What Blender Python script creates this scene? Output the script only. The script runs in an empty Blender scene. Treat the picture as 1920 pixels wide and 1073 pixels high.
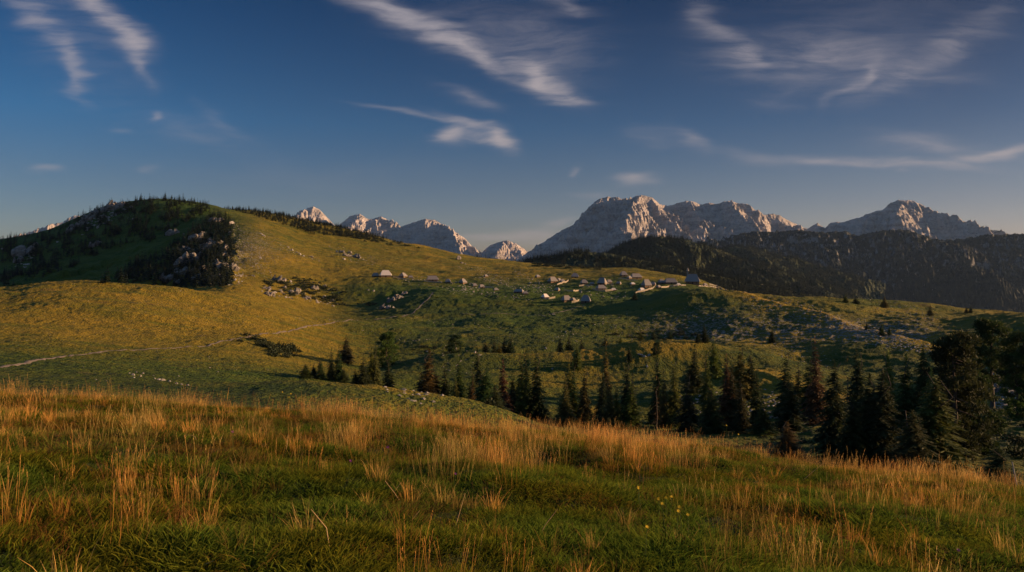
import bpy, bmesh, math, random, time
import numpy as np
from mathutils import Vector, Matrix
T0 = time.time()
R = math.radians
SC = bpy.context.scene
COL = SC.collection
F = 1386.7            # focal length in photo pixels (26 mm lens, 36 mm sensor, 1920 px wide)
CU, HV = 960.0, 493.0  # picture centre column and the horizon row

# ------------------------------------------------------------------ camera
cam_d = bpy.data.cameras.new('camera'); cam = bpy.data.objects.new('camera', cam_d); COL.objects.link(cam)
cam_d.lens = 26; cam_d.sensor_width = 36; cam_d.shift_y = -(536.5-HV)/1920
cam_d.clip_start = 0.05; cam_d.clip_end = 60000
cam.location = (0, 0, 0); cam.rotation_euler = (R(90), 0, 0)
SC.camera = cam

# ------------------------------------------------------------------ light
SUN_AZ, SUN_EL = 84.0, 10.0       # degrees right of the view direction (+Y), degrees above the horizon
SUN_DIR = Vector((math.sin(R(SUN_AZ))*math.cos(R(SUN_EL)), math.cos(R(SUN_AZ))*math.cos(R(SUN_EL)), math.sin(R(SUN_EL))))
sd = bpy.data.lights.new('sun', 'SUN'); so = bpy.data.objects.new('sun', sd); COL.objects.link(so)
sd.energy = 5.0; sd.angle = R(0.5); sd.color = (1.0, 0.62, 0.32)
so.rotation_euler = SUN_DIR.to_track_quat('Z', 'Y').to_euler()
so.location = (200, 40, 60)

# view
SC.view_settings.view_transform = 'Standard'; SC.view_settings.look = 'None'
SC.view_settings.gamma = 1; SC.view_settings.exposure = 1.0
SC.view_settings.use_curve_mapping = False
SC.render.engine = 'CYCLES'
SC.cycles.max_bounces = 4; SC.cycles.diffuse_bounces = 2; SC.cycles.transmission_bounces = 2
SC.cycles.glossy_bounces = 1; SC.cycles.transparent_max_bounces = 4; SC.cycles.volume_bounces = 0
SC.cycles.use_denoising = True

# ------------------------------------------------------------------ node helper
class NB:
    def __init__(s, tree): s.t = tree; s.n = tree.nodes; s.l = tree.links
    def new(s, typ, **kw):
        n = s.n.new(typ)
        for k, v in kw.items():
            if k.startswith('_'): setattr(n, k[1:], v)
        return n
    def put(s, sock, v):
        if isinstance(v, bpy.types.NodeSocket): s.l.new(v, sock)
        elif v is not None: sock.default_value = v
    def math(s, op, a, b=None, c=None, clamp=False):
        n = s.n.new('ShaderNodeMath'); n.operation = op; n.use_clamp = clamp
        s.put(n.inputs[0], a); s.put(n.inputs[1], b); s.put(n.inputs[2], c)
        return n.outputs[0]
    def vmath(s, op, a, b=None, out=0):
        n = s.n.new('ShaderNodeVectorMath'); n.operation = op
        s.put(n.inputs[0], a)
        if op == 'SCALE': s.put(n.inputs['Scale'], b)
        else: s.put(n.inputs[1], b)
        return n.outputs[out]
    def noise(s, vec, scale, detail=3, rough=.55, dist=0, out='Fac'):
        n = s.n.new('ShaderNodeTexNoise'); s.put(n.inputs['Vector'], vec)
        n.inputs['Scale'].default_value = scale; n.inputs['Detail'].default_value = detail
        n.inputs['Roughness'].default_value = rough; n.inputs['Distortion'].default_value = dist
        return n.outputs[out]
    def ramp(s, fac, pts, interp='LINEAR'):
        n = s.n.new('ShaderNodeValToRGB'); s.put(n.inputs[0], fac); cr = n.color_ramp; cr.interpolation = interp
        while len(cr.elements) < len(pts): cr.elements.new(.5)
        for e, (p, c) in zip(cr.elements, pts):
            e.position = p; e.color = (*c, 1) if len(c) == 3 else c
        return n.outputs[0]
    def mapr(s, v, a, b, c=0., d=1., smooth=True):
        n = s.n.new('ShaderNodeMapRange'); n.interpolation_type = 'SMOOTHSTEP' if smooth else 'LINEAR'
        s.put(n.inputs[0], v)
        for i, x in enumerate((a, b, c, d)): s.put(n.inputs[i+1], x)
        return n.outputs[0]
    def mix(s, fac, a, b, mode='MIX'):
        n = s.n.new('ShaderNodeMix'); n.data_type = 'RGBA'; n.blend_type = mode; n.clamp_factor = True
        s.put(n.inputs['Factor'], fac)
        for k, v in ((6, a), (7, b)):
            if isinstance(v, tuple) and len(v) == 3: v = (*v, 1)
            s.put(n.inputs[k], v)
        return n.outputs[2]
    def mapping(s, vec, loc=(0,0,0), rot=(0,0,0), scale=(1,1,1), typ='POINT'):
        n = s.n.new('ShaderNodeMapping'); n.vector_type = typ; s.put(n.inputs['Vector'], vec)
        n.inputs['Location'].default_value = loc; n.inputs['Rotation'].default_value = rot; n.inputs['Scale'].default_value = scale
        return n.outputs[0]

# ------------------------------------------------------------------ sky with cirrus
W = bpy.data.worlds.new('World'); SC.world = W; W.use_nodes = True
W.cycles.sampling_method = 'MANUAL'; W.cycles.sample_map_resolution = 512
b = NB(W.node_tree); b.n.clear()
sky = b.n.new('ShaderNodeTexSky'); sky.sky_type = 'NISHITA'; sky.sun_disc = False
sky.sun_elevation = R(SUN_EL); sky.sun_rotation = R(SUN_AZ)
sky.altitude = 1600; sky.air_density = 1.0; sky.dust_density = 0.6; sky.ozone_density = 2.2
tc = b.n.new('ShaderNodeTexCoord').outputs['Generated']
sx = b.n.new('ShaderNodeSeparateXYZ'); b.l.new(tc, sx.inputs[0])
yy = b.math('MAXIMUM', sx.outputs[1], 0.03)
cu = b.math('MULTIPLY_ADD', b.math('DIVIDE', sx.outputs[0], yy), F/1000, CU/1000)
cv = b.math('MULTIPLY', b.math('DIVIDE', sx.outputs[2], yy), F/1000)      # height over the horizon (x1000 px)
cx = b.n.new('ShaderNodeCombineXYZ'); b.l.new(cu, cx.inputs[0]); b.l.new(cv, cx.inputs[1]); P = cx.outputs[0]
# wispy warp, blown along the wind
wn = b.noise(b.mapping(P, scale=(3, 9, 1)), 1.0, 3, .55, out='Color')
Pw = b.vmath('ADD', P, b.vmath('MULTIPLY', b.vmath('SUBTRACT', wn, (.5, .5, .5)), (.20, .07, 0)))
wind = b.noise(b.mapping(Pw, rot=(0, 0, R(3)), scale=(5, 42, 1)), 1.0, 5, .6)
wisp = b.noise(b.mapping(Pw, rot=(0, 0, R(28)), scale=(7, 26, 1)), 1.0, 6, .66)
grain = b.math('ADD', b.math('MULTIPLY_ADD', wind, .75, -.15), b.math('MULTIPLY_ADD', wisp, 1.3, -.55))
def streak(u, v, ang, L, Wd, k, soft=1.0, tex=.6):
    """one cloud: centre (photo px), angle (deg, positive = falling to the right), half length and width, strength"""
    m = b.mapping(Pw, (u/1000, (HV-v)/1000, 0), (0, 0, -R(ang)), (L*1.12/1000, Wd*1.45/1000, 1), 'TEXTURE')
    d = b.vmath('LENGTH', m, out=1)
    f = b.mapr(d, 1.0, 0.0)
    f = b.math('MULTIPLY', b.math('POWER', f, 1.25), b.math('ADD', b.math('MULTIPLY', b.mapr(b.math('MULTIPLY_ADD', f, .55, grain), .35, 1.35), 1.0), b.math('MULTIPLY', b.mapr(wind, .2, .8), .34)))
    return b.math('MAXIMUM', b.math('MULTIPLY', f, k), 0.0)
S = [ # u, v, ang, L, W, k
 (170,5,46,210,42,.95),(225,82,56,120,26,1.0),(60,40,40,150,40,.55),(120,105,58,120,22,.62),(150,150,64,70,20,.3),
 (130,60,45,260,110,.14),(282,220,0,26,14,.5),(92,315,3,40,9,.4),(262,314,3,30,8,.22),(350,238,12,220,40,.12),(430,225,35,120,24,.14),(225,242,10,50,10,.16),
 (700,5,8,120,22,.6),(780,45,27,180,38,.95),(880,95,28,170,30,.85),(985,118,22,100,24,.7),(1003,140,62,70,24,.85),(1035,168,24,110,34,1.0),(1075,190,8,90,16,.5),(930,60,10,320,90,.22),
 (860,180,20,140,22,.24),(900,195,16,90,12,.22),(1050,90,0,200,110,.12),(1085,8,20,110,22,.4),
 (760,215,13,170,9,.38),(850,232,17,110,11,.5),(890,243,3,60,11,.42),(838,256,10,44,21,1.25),(885,262,12,75,15,.55),(930,268,20,54,27,1.45),
 (1080,325,-20,22,10,.45),(1198,344,-4,56,16,.62),(1125,372,3,90,12,.14),
 (1330,45,58,150,40,.32),(1385,100,46,100,34,.5),(1400,110,30,60,18,.26),(1520,120,6,340,75,.3),(1600,170,-38,90,17,.34),(1625,150,-70,60,16,.32),(1720,120,-38,200,34,.34),(1850,40,-35,200,40,.16),
 (1560,100,-10,150,50,.22),(1720,150,3,220,18,.18),(1440,190,3,120,18,.12),(1640,60,0,420,130,.1),
 (1290,262,20,90,18,.34),(1230,260,10,90,24,.16),(1450,290,4,180,20,.2),(1600,297,4,190,14,.55),(1520,296,0,60,9,.4),(1740,262,5,190,24,.42),(1730,302,6,220,14,.5),(1890,283,-12,140,16,.85),(1830,298,-5,140,24,.45),(1700,317,4,40,6,.2),
 (950,437,-2,190,16,.42),(905,436,0,110,8,.35),(1020,445,-4,150,16,.4),(1065,418,-6,70,10,.4),(560,330,0,500,60,.05),
]
tot = None
for s in S:
    f = streak(*s); tot = f if tot is None else b.math('ADD', tot, f)
infront = b.mapr(sx.outputs[1], 0.05, 0.25)
# sky elsewhere keeps a thin veil so that the clouds do not end at the photograph's edge
veil = b.math('MULTIPLY', b.mapr(b.noise(b.mapping(tc, scale=(2, 2, 7)), 2.0, 5, .6), .52, .8), b.math('SUBTRACT', 1.0, infront))
tot = b.math('ADD', b.math('MULTIPLY', tot, infront), b.math('MULTIPLY', veil, .4))
cov = b.math('SUBTRACT', 1.0, b.math('EXPONENT', b.math('MULTIPLY', tot, -.9)))
skc = b.mix(1.0, sky.outputs[0], (.78, .94, 1.0), 'MULTIPLY')
elev = b.math('ARCSINE', sx.outputs[2])
skc = b.mix(1.0, skc, b.mix(b.mapr(cu, .1, 1.8, 0, 1, False),
  b.ramp(b.math('MULTIPLY', elev, 1/.6), [(0, (.50, .36, .37)), (.18, (.34, .34, .41)), (.3, (.20, .36, .49)), (.56, (.06, .22, .36)), (.78, (.6, .7, .8)), (1, (1, 1, 1))]),
  b.ramp(b.math('MULTIPLY', elev, 1/.6), [(0, (.62, .35, .35)), (.18, (.43, .295, .31)), (.3, (.235, .21, .26)), (.56, (.085, .095, .142)), (.78, (.6, .7, .8)), (1, (1, 1, 1))])), 'MULTIPLY')  # top stops brighten the unseen overhead sky to raise the ambient light
bgc = b.mix(cov, skc, b.ramp(b.math('MULTIPLY', elev, 1/.5), [(0, (2.5, 2.0, 1.95)), (.3, (3.3, 2.75, 2.6)), (1, (2.6, 2.5, 2.9))]))
bg = b.n.new('ShaderNodeBackground'); b.l.new(bgc, bg.inputs[0]); bg.inputs[1].default_value = .08
wo = b.n.new('ShaderNodeOutputWorld'); b.l.new(bg.outputs[0], wo.inputs[0])

# ------------------------------------------------------------------ numpy noise
def _h(ix, iy, seed):
    n = (ix.astype(np.int64)*374761393 + iy.astype(np.int64)*668265263 + seed*1442695041) & 0xffffffff
    n = ((n ^ (n >> 13))*1274126177) & 0xffffffff
    n = ((n ^ (n >> 16))*2246822519) & 0xffffffff
    return (n ^ (n >> 15)) & 0xffff
def pn(x, y, seed=0):
    x = np.asarray(x, float); y = np.asarray(y, float)
    ix = np.floor(x); iy = np.floor(y); fx = x-ix; fy = y-iy
    ix = ix.astype(np.int64); iy = iy.astype(np.int64)
    def g(dx, dy):
        a = _h(ix+dx, iy+dy, seed)*(2*math.pi/65536)
        return np.cos(a)*(fx-dx)+np.sin(a)*(fy-dy)
    sx_ = fx*fx*fx*(fx*(fx*6-15)+10); sy_ = fy*fy*fy*(fy*(fy*6-15)+10)
    a = g(0, 0); b_ = g(1, 0); c = g(0, 1); d = g(1, 1)
    return ((a+(b_-a)*sx_)*(1-sy_)+(c+(d-c)*sx_)*sy_)*1.5
def fbm(x, y, oct=4, seed=0, gain=.5, lac=2.03):
    s = 0; a = 1; f = 1
    for i in range(oct):
        s = s+a*pn(x*f+i*17.3, y*f-i*9.1, seed+i*7); a *= gain; f *= lac
    return s
def ridged(x, y, oct=4, seed=0, gain=.5, lac=2.1):
    s = 0; a = 1; f = 1; w = 1
    for i in range(oct):
        n = 1-np.abs(pn(x*f+i*11.7, y*f+i*5.3, seed+i*13)); n = n*n
        s = s+a*n*w; w = np.clip(n*1.6, 0, 1); a *= gain; f *= lac
    return s
def smooth1(a, sig, axis):
    r = int(sig*3+1); k = np.exp(-.5*(np.arange(-r, r+1)/sig)**2); k /= k.sum()
    pad = [(0, 0), (0, 0)]; pad[axis] = (r, r); p = np.pad(a, pad, mode='edge')
    out = 0
    for i, w in enumerate(k):
        sl = [slice(None)]*2; sl[axis] = slice(i, i+a.shape[axis]); out = out+w*p[tuple(sl)]
    return out
def ss(x, a, b_):
    t = np.clip((x-a)/(b_-a), 0, 1); return t*t*(3-2*t)

# ------------------------------------------------------------------ the lie of the land
def meadow_z(x, y):
    """the hilltop meadow the photographer stands on, z = 0 at the lens"""
    z = -1.12-0.154*y-0.088*x-0.0021*x*x
    z = z-0.0105*np.maximum(y-12.5+.1*x, 0)**2
    z = z-.06*np.maximum(-y, 0)
    z = z+.15*pn(x/2.6, y/2.1, 3)+.085*pn(x/.95, y/.75, 5)+.03*pn(x/.33, y/.33, 6)
    return z
UC = np.array([-2200,-1000,-400,0,100,200,300,400,450,500,600,700,800,900,1000,1100,1200,1300,1400,1500,1600,1700,1800,1920,2300,3000,4300],float)
ROWS = {
#       -2200 -1000 -400   0  100  200  300  400  450  500  600  700  800  900 1000 1100 1200 1300 1400 1500 1600 1700 1800 1920 2300 3000 4300
 25:   [700, 735, 750, 765, 765, 768, 770, 772, 774, 776, 780, 785, 795, 808, 820, 835, 850, 868, 886, 905, 925, 945, 970,1000,1060,1120,1150],
 32:   [680, 725, 745, 762, 763, 767, 770, 774, 777, 780, 788, 795, 812, 828, 842, 858, 872, 890, 908, 925, 945, 965, 990,1020,1080,1150,1180],
 60:   [660, 705, 728, 738, 738, 742, 750, 756, 759, 763, 770, 785, 810, 835, 860, 885, 902, 918, 930, 938, 945, 955, 968, 985,1010,1010, 950],
 90:   [640, 680, 700, 708, 709, 713, 717, 722, 722, 717, 716, 724, 737, 752, 790, 820, 848, 865, 872, 872, 868, 862, 855, 850, 830, 790, 740],
 130:  [610, 660, 675, 682, 686, 692, 700, 708, 715, 726, 738, 756, 784, 798, 800, 805, 812, 818, 820, 815, 808, 800, 785, 765, 720, 670, 620],
 165:  [580, 630, 650, 660, 668, 676, 684, 692, 697, 703, 712, 732, 752, 765, 770, 778, 785, 785, 782, 780, 775, 768, 750, 722, 670, 620, 580],
 200:  [560, 610, 628, 638, 645, 653, 658, 665, 669, 676, 695, 714, 732, 738, 740, 742, 744, 742, 745, 742, 742, 735, 718, 690, 630, 580, 545],
 235:  [545, 590, 605, 614, 622, 632, 638, 648, 654, 662, 685, 702, 698, 690, 690, 688, 690, 700, 705, 712, 712, 700, 685, 660, 605, 560, 530],
 262:  [540, 575, 590, 597, 604, 613, 622, 632, 640, 649, 672, 690, 660, 652, 658, 653, 641, 650, 668, 690, 700, 690, 665, 640, 590, 550, 525],
 300:  [530, 558, 566, 568, 568, 572, 585, 604, 613, 624, 650, 668, 664, 668, 674, 672, 666, 668, 650, 668, 672, 655, 635, 620, 580, 545, 522],
 335:  [520, 545, 550, 547, 544, 548, 560, 580, 590, 602, 630, 648, 650, 645, 648, 650, 648, 645, 640, 646, 640, 628, 615, 603, 575, 543, 520],
 370:  [512, 540, 545, 540, 527, 526, 534, 554, 568, 576, 606, 630, 636, 630, 630, 633, 634, 628, 618, 620, 614, 605, 606, 597, 572, 542, 520],
 400:  [515, 545, 550, 548, 540, 538, 540, 552, 562, 576, 596, 607, 616, 615, 615, 617, 618, 608, 596, 596, 596, 594, 600, 594, 571, 542, 520],
 440:  [520, 550, 556, 560, 556, 550, 548, 549, 555, 574, 600, 600, 600, 600, 598, 598, 594, 582, 571, 572, 574, 583, 592, 592, 570, 542, 520],
 485:  [520, 550, 560, 565, 566, 562, 556, 545, 545, 562, 594, 596, 588, 583, 582, 578, 570, 543, 549, 557, 560, 566, 578, 589, 570, 542, 520],
 560:  [515, 545, 560, 562, 566, 566, 560, 530, 524, 538, 566, 572, 552, 550, 552, 550, 545, 540, 556, 570, 580, 590, 600, 605, 590, 560, 530],
 640:  [510, 540, 556, 556, 560, 560, 552, 505, 502, 510, 530, 530, 530, 533, 534, 530, 525, 530, 560, 590, 610, 620, 640, 650, 630, 600, 560],
 760:  [500, 530, 548, 545, 540, 528, 512, 470, 455, 468, 492, 500, 508, 513, 512, 511, 508, 520, 560, 600, 640, 660, 670, 680, 660, 630, 600],
 900:  [490, 515, 520, 505, 482, 462, 445, 425, 415, 430, 462, 478, 488, 498, 502, 503, 503, 524, 570, 620, 650, 670, 680, 690, 680, 650, 620],
 1050: [480, 495, 480, 448, 438, 392, 372, 386, 400, 410, 431, 447, 462, 484, 493, 505, 512, 530, 580, 630, 660, 680, 700, 700, 690, 660, 630],
 1120: [480, 495, 480, 452, 430, 381, 370, 384, 401, 412, 436, 452, 466, 488, 500, 512, 522, 540, 590, 640, 670, 690, 700, 710, 690, 660, 630],
 1250: [490, 500, 500, 480, 455, 420, 410, 396, 391, 396, 418, 440, 470, 500, 520, 530, 545, 560, 600, 650, 680, 700, 710, 720, 700, 670, 640],
 1500: [520, 540, 560, 560, 550, 530, 510, 470, 450, 450, 470, 500, 530, 560, 570, 580, 590, 600, 640, 690, 710, 730, 740, 750, 730, 700, 670],
 1900: [600, 640, 680, 690, 690, 680, 660, 640, 630, 630, 640, 660, 680, 690, 700, 700, 700, 700, 720, 750, 760, 770, 780, 790, 780, 760, 740]}
GD = np.array(sorted(ROWS)); GL = np.log(GD)
gu = np.arange(-2200, 4301, 10.); gl = np.linspace(GL[0], math.log(1900), 420)
rows_i = np.array([np.interp(gu, UC, ROWS[d]) for d in GD])
def pchip_cols(xk, yk, xq):
    # monotone cubic along axis 0 for many columns
    h = np.diff(xk)[:, None]; dl = np.diff(yk, axis=0)/h
    m = np.zeros_like(yk); w1 = 2*h[1:]+h[:-1]; w2 = h[1:]+2*h[:-1]
    same = dl[1:]*dl[:-1] > 0
    with np.errstate(divide='ignore', invalid='ignore'):
        hm = (w1+w2)/(w1/dl[:-1]+w2/dl[1:])
    m[1:-1] = np.where(same, hm, 0); m[0] = dl[0]; m[-1] = dl[-1]
    k = np.clip(np.searchsorted(xk, xq, side='right')-1, 0, len(xk)-2)
    t = ((xq-xk[k])/(xk[k+1]-xk[k]))[:, None]; hh = (xk[k+1]-xk[k])[:, None]
    return (2*t**3-3*t**2+1)*yk[k]+(t**3-2*t**2+t)*hh*m[k]+(-2*t**3+3*t**2)*yk[k+1]+(t**3-t**2)*hh*m[k+1]
VG = pchip_cols(GL, rows_i, gl)
VG = smooth1(smooth1(VG, 2.6, 1), 1.3, 0)
def vtab(u, d):
    fu = np.clip((u-gu[0])/10., 0, len(gu)-1.001); fl = np.clip((np.log(d)-gl[0])/(gl[1]-gl[0]), 0, len(gl)-1.001)
    iu = fu.astype(int); il = fl.astype(int); a = fu-iu; c = fl-il
    return (VG[il, iu]*(1-a)+VG[il, iu+1]*a)*(1-c)+(VG[il+1, iu]*(1-a)+VG[il+1, iu+1]*a)*c
ARETE = [(418,398,1060),(430,409,990),(422,420,920),(436,432,850),(430,446,790),(441,462,730),(428,482,670),(440,500,620),(432,518,575),(437,537,530)]
KNOLL = [(1385,547,478),(1470,566,430),(1560,590,380),(1640,612,335),(1720,634,298),(1790,655,262)]
KNOLL2= [(1385,690,232),(1440,706,218),(1500,728,205),(1560,745,195)]
def upts(L): return np.array([((u-CU)/F*d, d, (HV-v)/F*d) for u, v, d in L], float)
def polydist(x, y, P3):
    """distance to a 3-D polyline in plan, and its height there"""
    best = np.full(x.shape, 1e9); zb = np.zeros(x.shape); side = np.zeros(x.shape)
    for a, c in zip(P3[:-1], P3[1:]):
        dx, dy = c[0]-a[0], c[1]-a[1]; l2 = dx*dx+dy*dy+1e-9
        t = np.clip(((x-a[0])*dx+(y-a[1])*dy)/l2, 0, 1)
        d = np.hypot(x-a[0]-t*dx, y-a[1]-t*dy); m = d < best
        best = np.where(m, d, best); zb = np.where(m, a[2]+t*(c[2]-a[2]), zb)
        side = np.where(m, np.sign((x-a[0])*dy-(y-a[1])*dx), side)
    return best, zb, side
def smax(a, c, k):
    h = np.clip(.5+.5*(a-c)/k, 0, 1); return c+(a-c)*h+k*h*(1-h)
def mid_z(x, y, detail=True):
    x = np.asarray(x, float); y = np.asarray(y, float)
    yd = np.maximum(y, 1.)
    u = x/yd*F+CU
    ud = np.clip(yd, 25.5, 1880)
    z = (HV-vtab(u, ud))/F*ud
    far = yd > 440
    if np.any(far):
        d, zb, sdv = polydist(x+9*fbm(x/38, y/38, 3, 44), y+9*fbm(x/33, y/33, 3, 45), upts(ARETE))
        t = np.where(sdv > 0, zb-.30*d-2, zb-1.0*d)     # gentle grass side right, cliff side left
        t = t+4*fbm(x/23, y/23, 3, 40)*np.clip(d/15, .2, 1)
        z = np.where(far, smax(z, t, 4.), z)
    for KL, s1, s2, k in ((KNOLL, .35, .12, 2.), (KNOLL2, .3, .15, 1.2)):
        d, zb, sdv = polydist(x, y, upts(KL))
        z = smax(z, np.where(sdv > 0, zb-s2*d, zb-s1*d)-.001*d*d, k)
    sc = np.clip(yd/260, 0, 1)
    z = z+3.0*fbm(x/75+.3, y/62, 2, 19)*ss(yd, 120, 190)*ss(yd, 520, 380)*ss(u, 640, 800)
    z = z+sc*(.9*fbm(x/50, y/50, 3, 11)+.26*fbm(x/9, y/11, 4, 12, .6))*np.clip(yd/260, .3, 1.6)
    if detail:
        z = z+np.clip(yd/120, .3, 1)*(.22*fbm(x/2.6, y/2.6, 2, 21))
        hum = ridged(x/14+.3*pn(x/30, y/30, 8), y/10, 2, 31)
        z = z+sc*(hum-1)*(.10+.45*ss(u, 1150, 1400)*ss(yd, 520, 400))*ss(yd, 600, 450)
    return z
def ground_z(x, y, detail=True):
    x = np.asarray(x, float); y = np.asarray(y, float)
    w = ss(y, 25, 34)
    zm = meadow_z(x, np.minimum(y, 34.)); zt = mid_z(x, np.maximum(y, 25.), detail)
    return zm*(1-w)+zt*w
def gz(x, y): return float(ground_z(np.array([x]), np.array([y]))[0])
def hit(u, v, d0=26., d1=1500.):
    """where the sight line through a photo point meets the land"""
    d = np.exp(np.linspace(math.log(d0), math.log(d1), 3000)); x = (u-CU)/F*d
    z = ground_z(x, d); zl = (HV-v)/F*d
    k = np.argmax(z >= zl)
    if not (z >= zl).any(): return None
    return float(x[k]), float(d[k]), float(z[k])

# ------------------------------------------------------------------ mesh helpers
def tag(o, label=None, cat=None, group=None, kind=None):
    if label: o['label'] = label
    if cat: o['category'] = cat
    if group: o['group'] = group
    if kind: o['kind'] = kind
    return o
def np_mesh(name, V, Fq, mats=(), smooth=True, attrs=None, midx=None):
    """V (n,3), Fq (m,k) faces of k corners"""
    me = bpy.data.meshes.new(name); V = np.asarray(V, np.float32); Fq = np.asarray(Fq, np.int32)
    k = Fq.shape[1]
    me.vertices.add(len(V)); me.vertices.foreach_set('co', V.ravel())
    me.loops.add(Fq.size); me.loops.foreach_set('vertex_index', Fq.ravel())
    me.polygons.add(len(Fq)); me.polygons.foreach_set('loop_start', np.arange(0, Fq.size, k, dtype=np.int32))
    me.polygons.foreach_set('use_smooth', np.full(len(Fq), smooth))
    for m in mats: me.materials.append(m)
    if midx is not None: me.polygons.foreach_set('material_index', np.asarray(midx, np.int32))
    me.update(calc_edges=True)
    for an, av in (attrs or {}).items():
        at = me.attributes.new(an, 'FLOAT', 'POINT'); at.data.foreach_set('value', np.asarray(av, np.float32))
    return me
def link(name, me, parent=None, **kw):
    o = bpy.data.objects.new(name, me); COL.objects.link(o)
    if parent: o.parent = parent
    tag(o, **kw); return o
def grid_mesh(name, X, Y, Z, mats, attrs=None):
    n, m = X.shape
    V = np.stack([X, Y, Z], -1).reshape(-1, 3)
    i = np.arange(n*m).reshape(n, m)
    Fq = np.stack([i[:-1, :-1], i[:-1, 1:], i[1:, 1:], i[1:, :-1]], -1).reshape(-1, 4)
    return np_mesh(name, V, Fq, mats, True, {k: a.ravel() for k, a in (attrs or {}).items()})

# ------------------------------------------------------------------ materials
def mat(name, rough=.9, spec=.15):
    m = bpy.data.materials.new(name); m.use_nodes = True; bb = NB(m.node_tree)
    p = m.node_tree.nodes['Principled BSDF']; p.inputs['Roughness'].default_value = rough
    p.inputs['Specular IOR Level'].default_value = spec
    return m, bb, p
def bump(bb, p, h, dist, strength=1.):
    n = bb.n.new('ShaderNodeBump'); n.inputs['Strength'].default_value = strength; n.inputs['Distance'].default_value = dist
    bb.put(n.inputs['Height'], h); bb.l.new(n.outputs[0], p.inputs['Normal']); return n
def attr(bb, name):
    a = bb.n.new('ShaderNodeAttribute'); a.attribute_name = name; return a.outputs['Fac']
def pos(bb): return bb.n.new('ShaderNodeNewGeometry').outputs['Position']

def grass_land():
    m, b, p = mat('hill_grass'); P = pos(b)
    big = b.noise(P, .012, 4, .6); mid = b.noise(P, .09, 4, .6); fine = b.noise(P, .9, 4, .65); tus = b.noise(b.mapping(P, scale=(1, .55, 1)), 1.6, 3, .6)
    dry = attr(b, 'dry'); lush = attr(b, 'lush')  # both also carry painted light: sunlit knoll crests, sunless left flank
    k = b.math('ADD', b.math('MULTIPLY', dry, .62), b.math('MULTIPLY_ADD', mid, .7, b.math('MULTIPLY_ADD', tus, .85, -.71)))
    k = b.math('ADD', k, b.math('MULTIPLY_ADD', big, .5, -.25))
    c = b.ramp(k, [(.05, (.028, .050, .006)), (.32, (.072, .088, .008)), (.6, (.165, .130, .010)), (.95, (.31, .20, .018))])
    c = b.mix(b.math('MULTIPLY', lush, .8), c, b.ramp(fine, [(.3, (.032, .064, .006)), (.7, (.088, .145, .012))]))
    c = b.mix(b.mapr(b.noise(b.mapping(P, rot=(0, 0, .35), scale=(.35, 1.6, 1)), .07, 5, .6), .48, .66), c, b.mix(1., c, (.62, .80, .75), 'MULTIPLY'))
    # brown patches of heather and bare soil
    br = b.math('MULTIPLY', b.mapr(b.noise(P, .05, 5, .7), .60, .70), b.math('SUBTRACT', 1.0, lush))
    c = b.mix(b.math('MULTIPLY', br, .55), c, (.085, .05, .026))
    c = b.mix(b.mapr(b.noise(b.mapping(P, rot=(0, 0, .5), scale=(.5, 1.4, 1)), .8, 4, .7), .6, .72), c, b.mix(1., c, (.42, .46, .5), 'MULTIPLY'))
    # limestone showing through
    rk = attr(b, 'rock')
    rn = b.noise(P, .55, 5, .7)
    rm = b.mapr(b.math('ADD', rn, b.math('MULTIPLY', rk, .36)), .80, .86)
    c = b.mix(rm, c, b.ramp(b.noise(P, 1.3, 4), [(.3, (.17, .16, .145)), (.7, (.36, .34, .31))]))
    pt = attr(b, 'bare')
    c = b.mix(b.mapr(pt, .3, .6), c, (.17, .14, .115))
    b.l.new(c, p.inputs['Base Color'])
    h = b.math('MULTIPLY_ADD', tus, .75, b.math('MULTIPLY_ADD', fine, .6, b.math('MULTIPLY', rm, .6)))
    h = b.math('ADD', h, b.math('MULTIPLY', mid, 1.5))
    bump(b, p, h, 2.2, 1.)
    return m
def meadow_soil():
    m, b, p = mat('meadow_turf'); P = pos(b)
    n = b.noise(P, 3.5, 5, .7); n2 = b.noise(P, .7, 4, .6)
    c = b.ramp(b.math('MULTIPLY_ADD', n2, .5, b.math('MULTIPLY', n, .5)), [(.3, (.012, .016, .006)), (.5, (.030, .040, .011)), (.7, (.055, .045, .02))])
    b.l.new(c, p.inputs['Base Color']); bump(b, p, n, .08); return m
def rock_mat(name, light=(.36, .34, .315), dark=(.16, .15, .14), scale=1., veg=.0, vegcol=(.03, .04, .015), bd=1., veglo=.55):
    m, b, p = mat(name); P = pos(b); S_ = b.mapping(P, scale=(1/scale,)*3)
    n = b.noise(S_, 1.0, 8, .68); st = b.noise(b.mapping(S_, rot=(.25, .1, 0), scale=(.35, .35, 2.2)), 1.0, 6, .65); n3 = b.noise(S_, 5., 5, .7)
    k = b.math('MULTIPLY_ADD', st, .45, b.math('MULTIPLY_ADD', n, .4, b.math('MULTIPLY', n3, .3)))
    c = b.ramp(k, [(.42, dark), (.66, light)])
    if veg > 0:
        nz = b.n.new('ShaderNodeSeparateXYZ'); b.l.new(b.n.new('ShaderNodeNewGeometry').outputs['Normal'], nz.inputs[0])
        va = attr(b, 'veg')
        f = b.math('ADD', b.math('MULTIPLY_ADD', nz.outputs[2], .6, b.math('MULTIPLY', b.noise(S_, 2.6, 6, .72), 1.1)), b.math('MULTIPLY', va, veg))
        c = b.mix(b.mapr(f, veglo+.62, veglo+.76), c, b.mix(b.noise(S_, 9, 3), vegcol, tuple(x*1.7 for x in vegcol)))
    b.l.new(c, p.inputs['Base Color'])
    bump(b, p, b.math('MULTIPLY_ADD', n, 1.0, b.math('MULTIPLY_ADD', st, .8, b.math('MULTIPLY', n3, .35))), bd)
    return m
M_GRASS = grass_land(); M_SOIL = meadow_soil()
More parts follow.
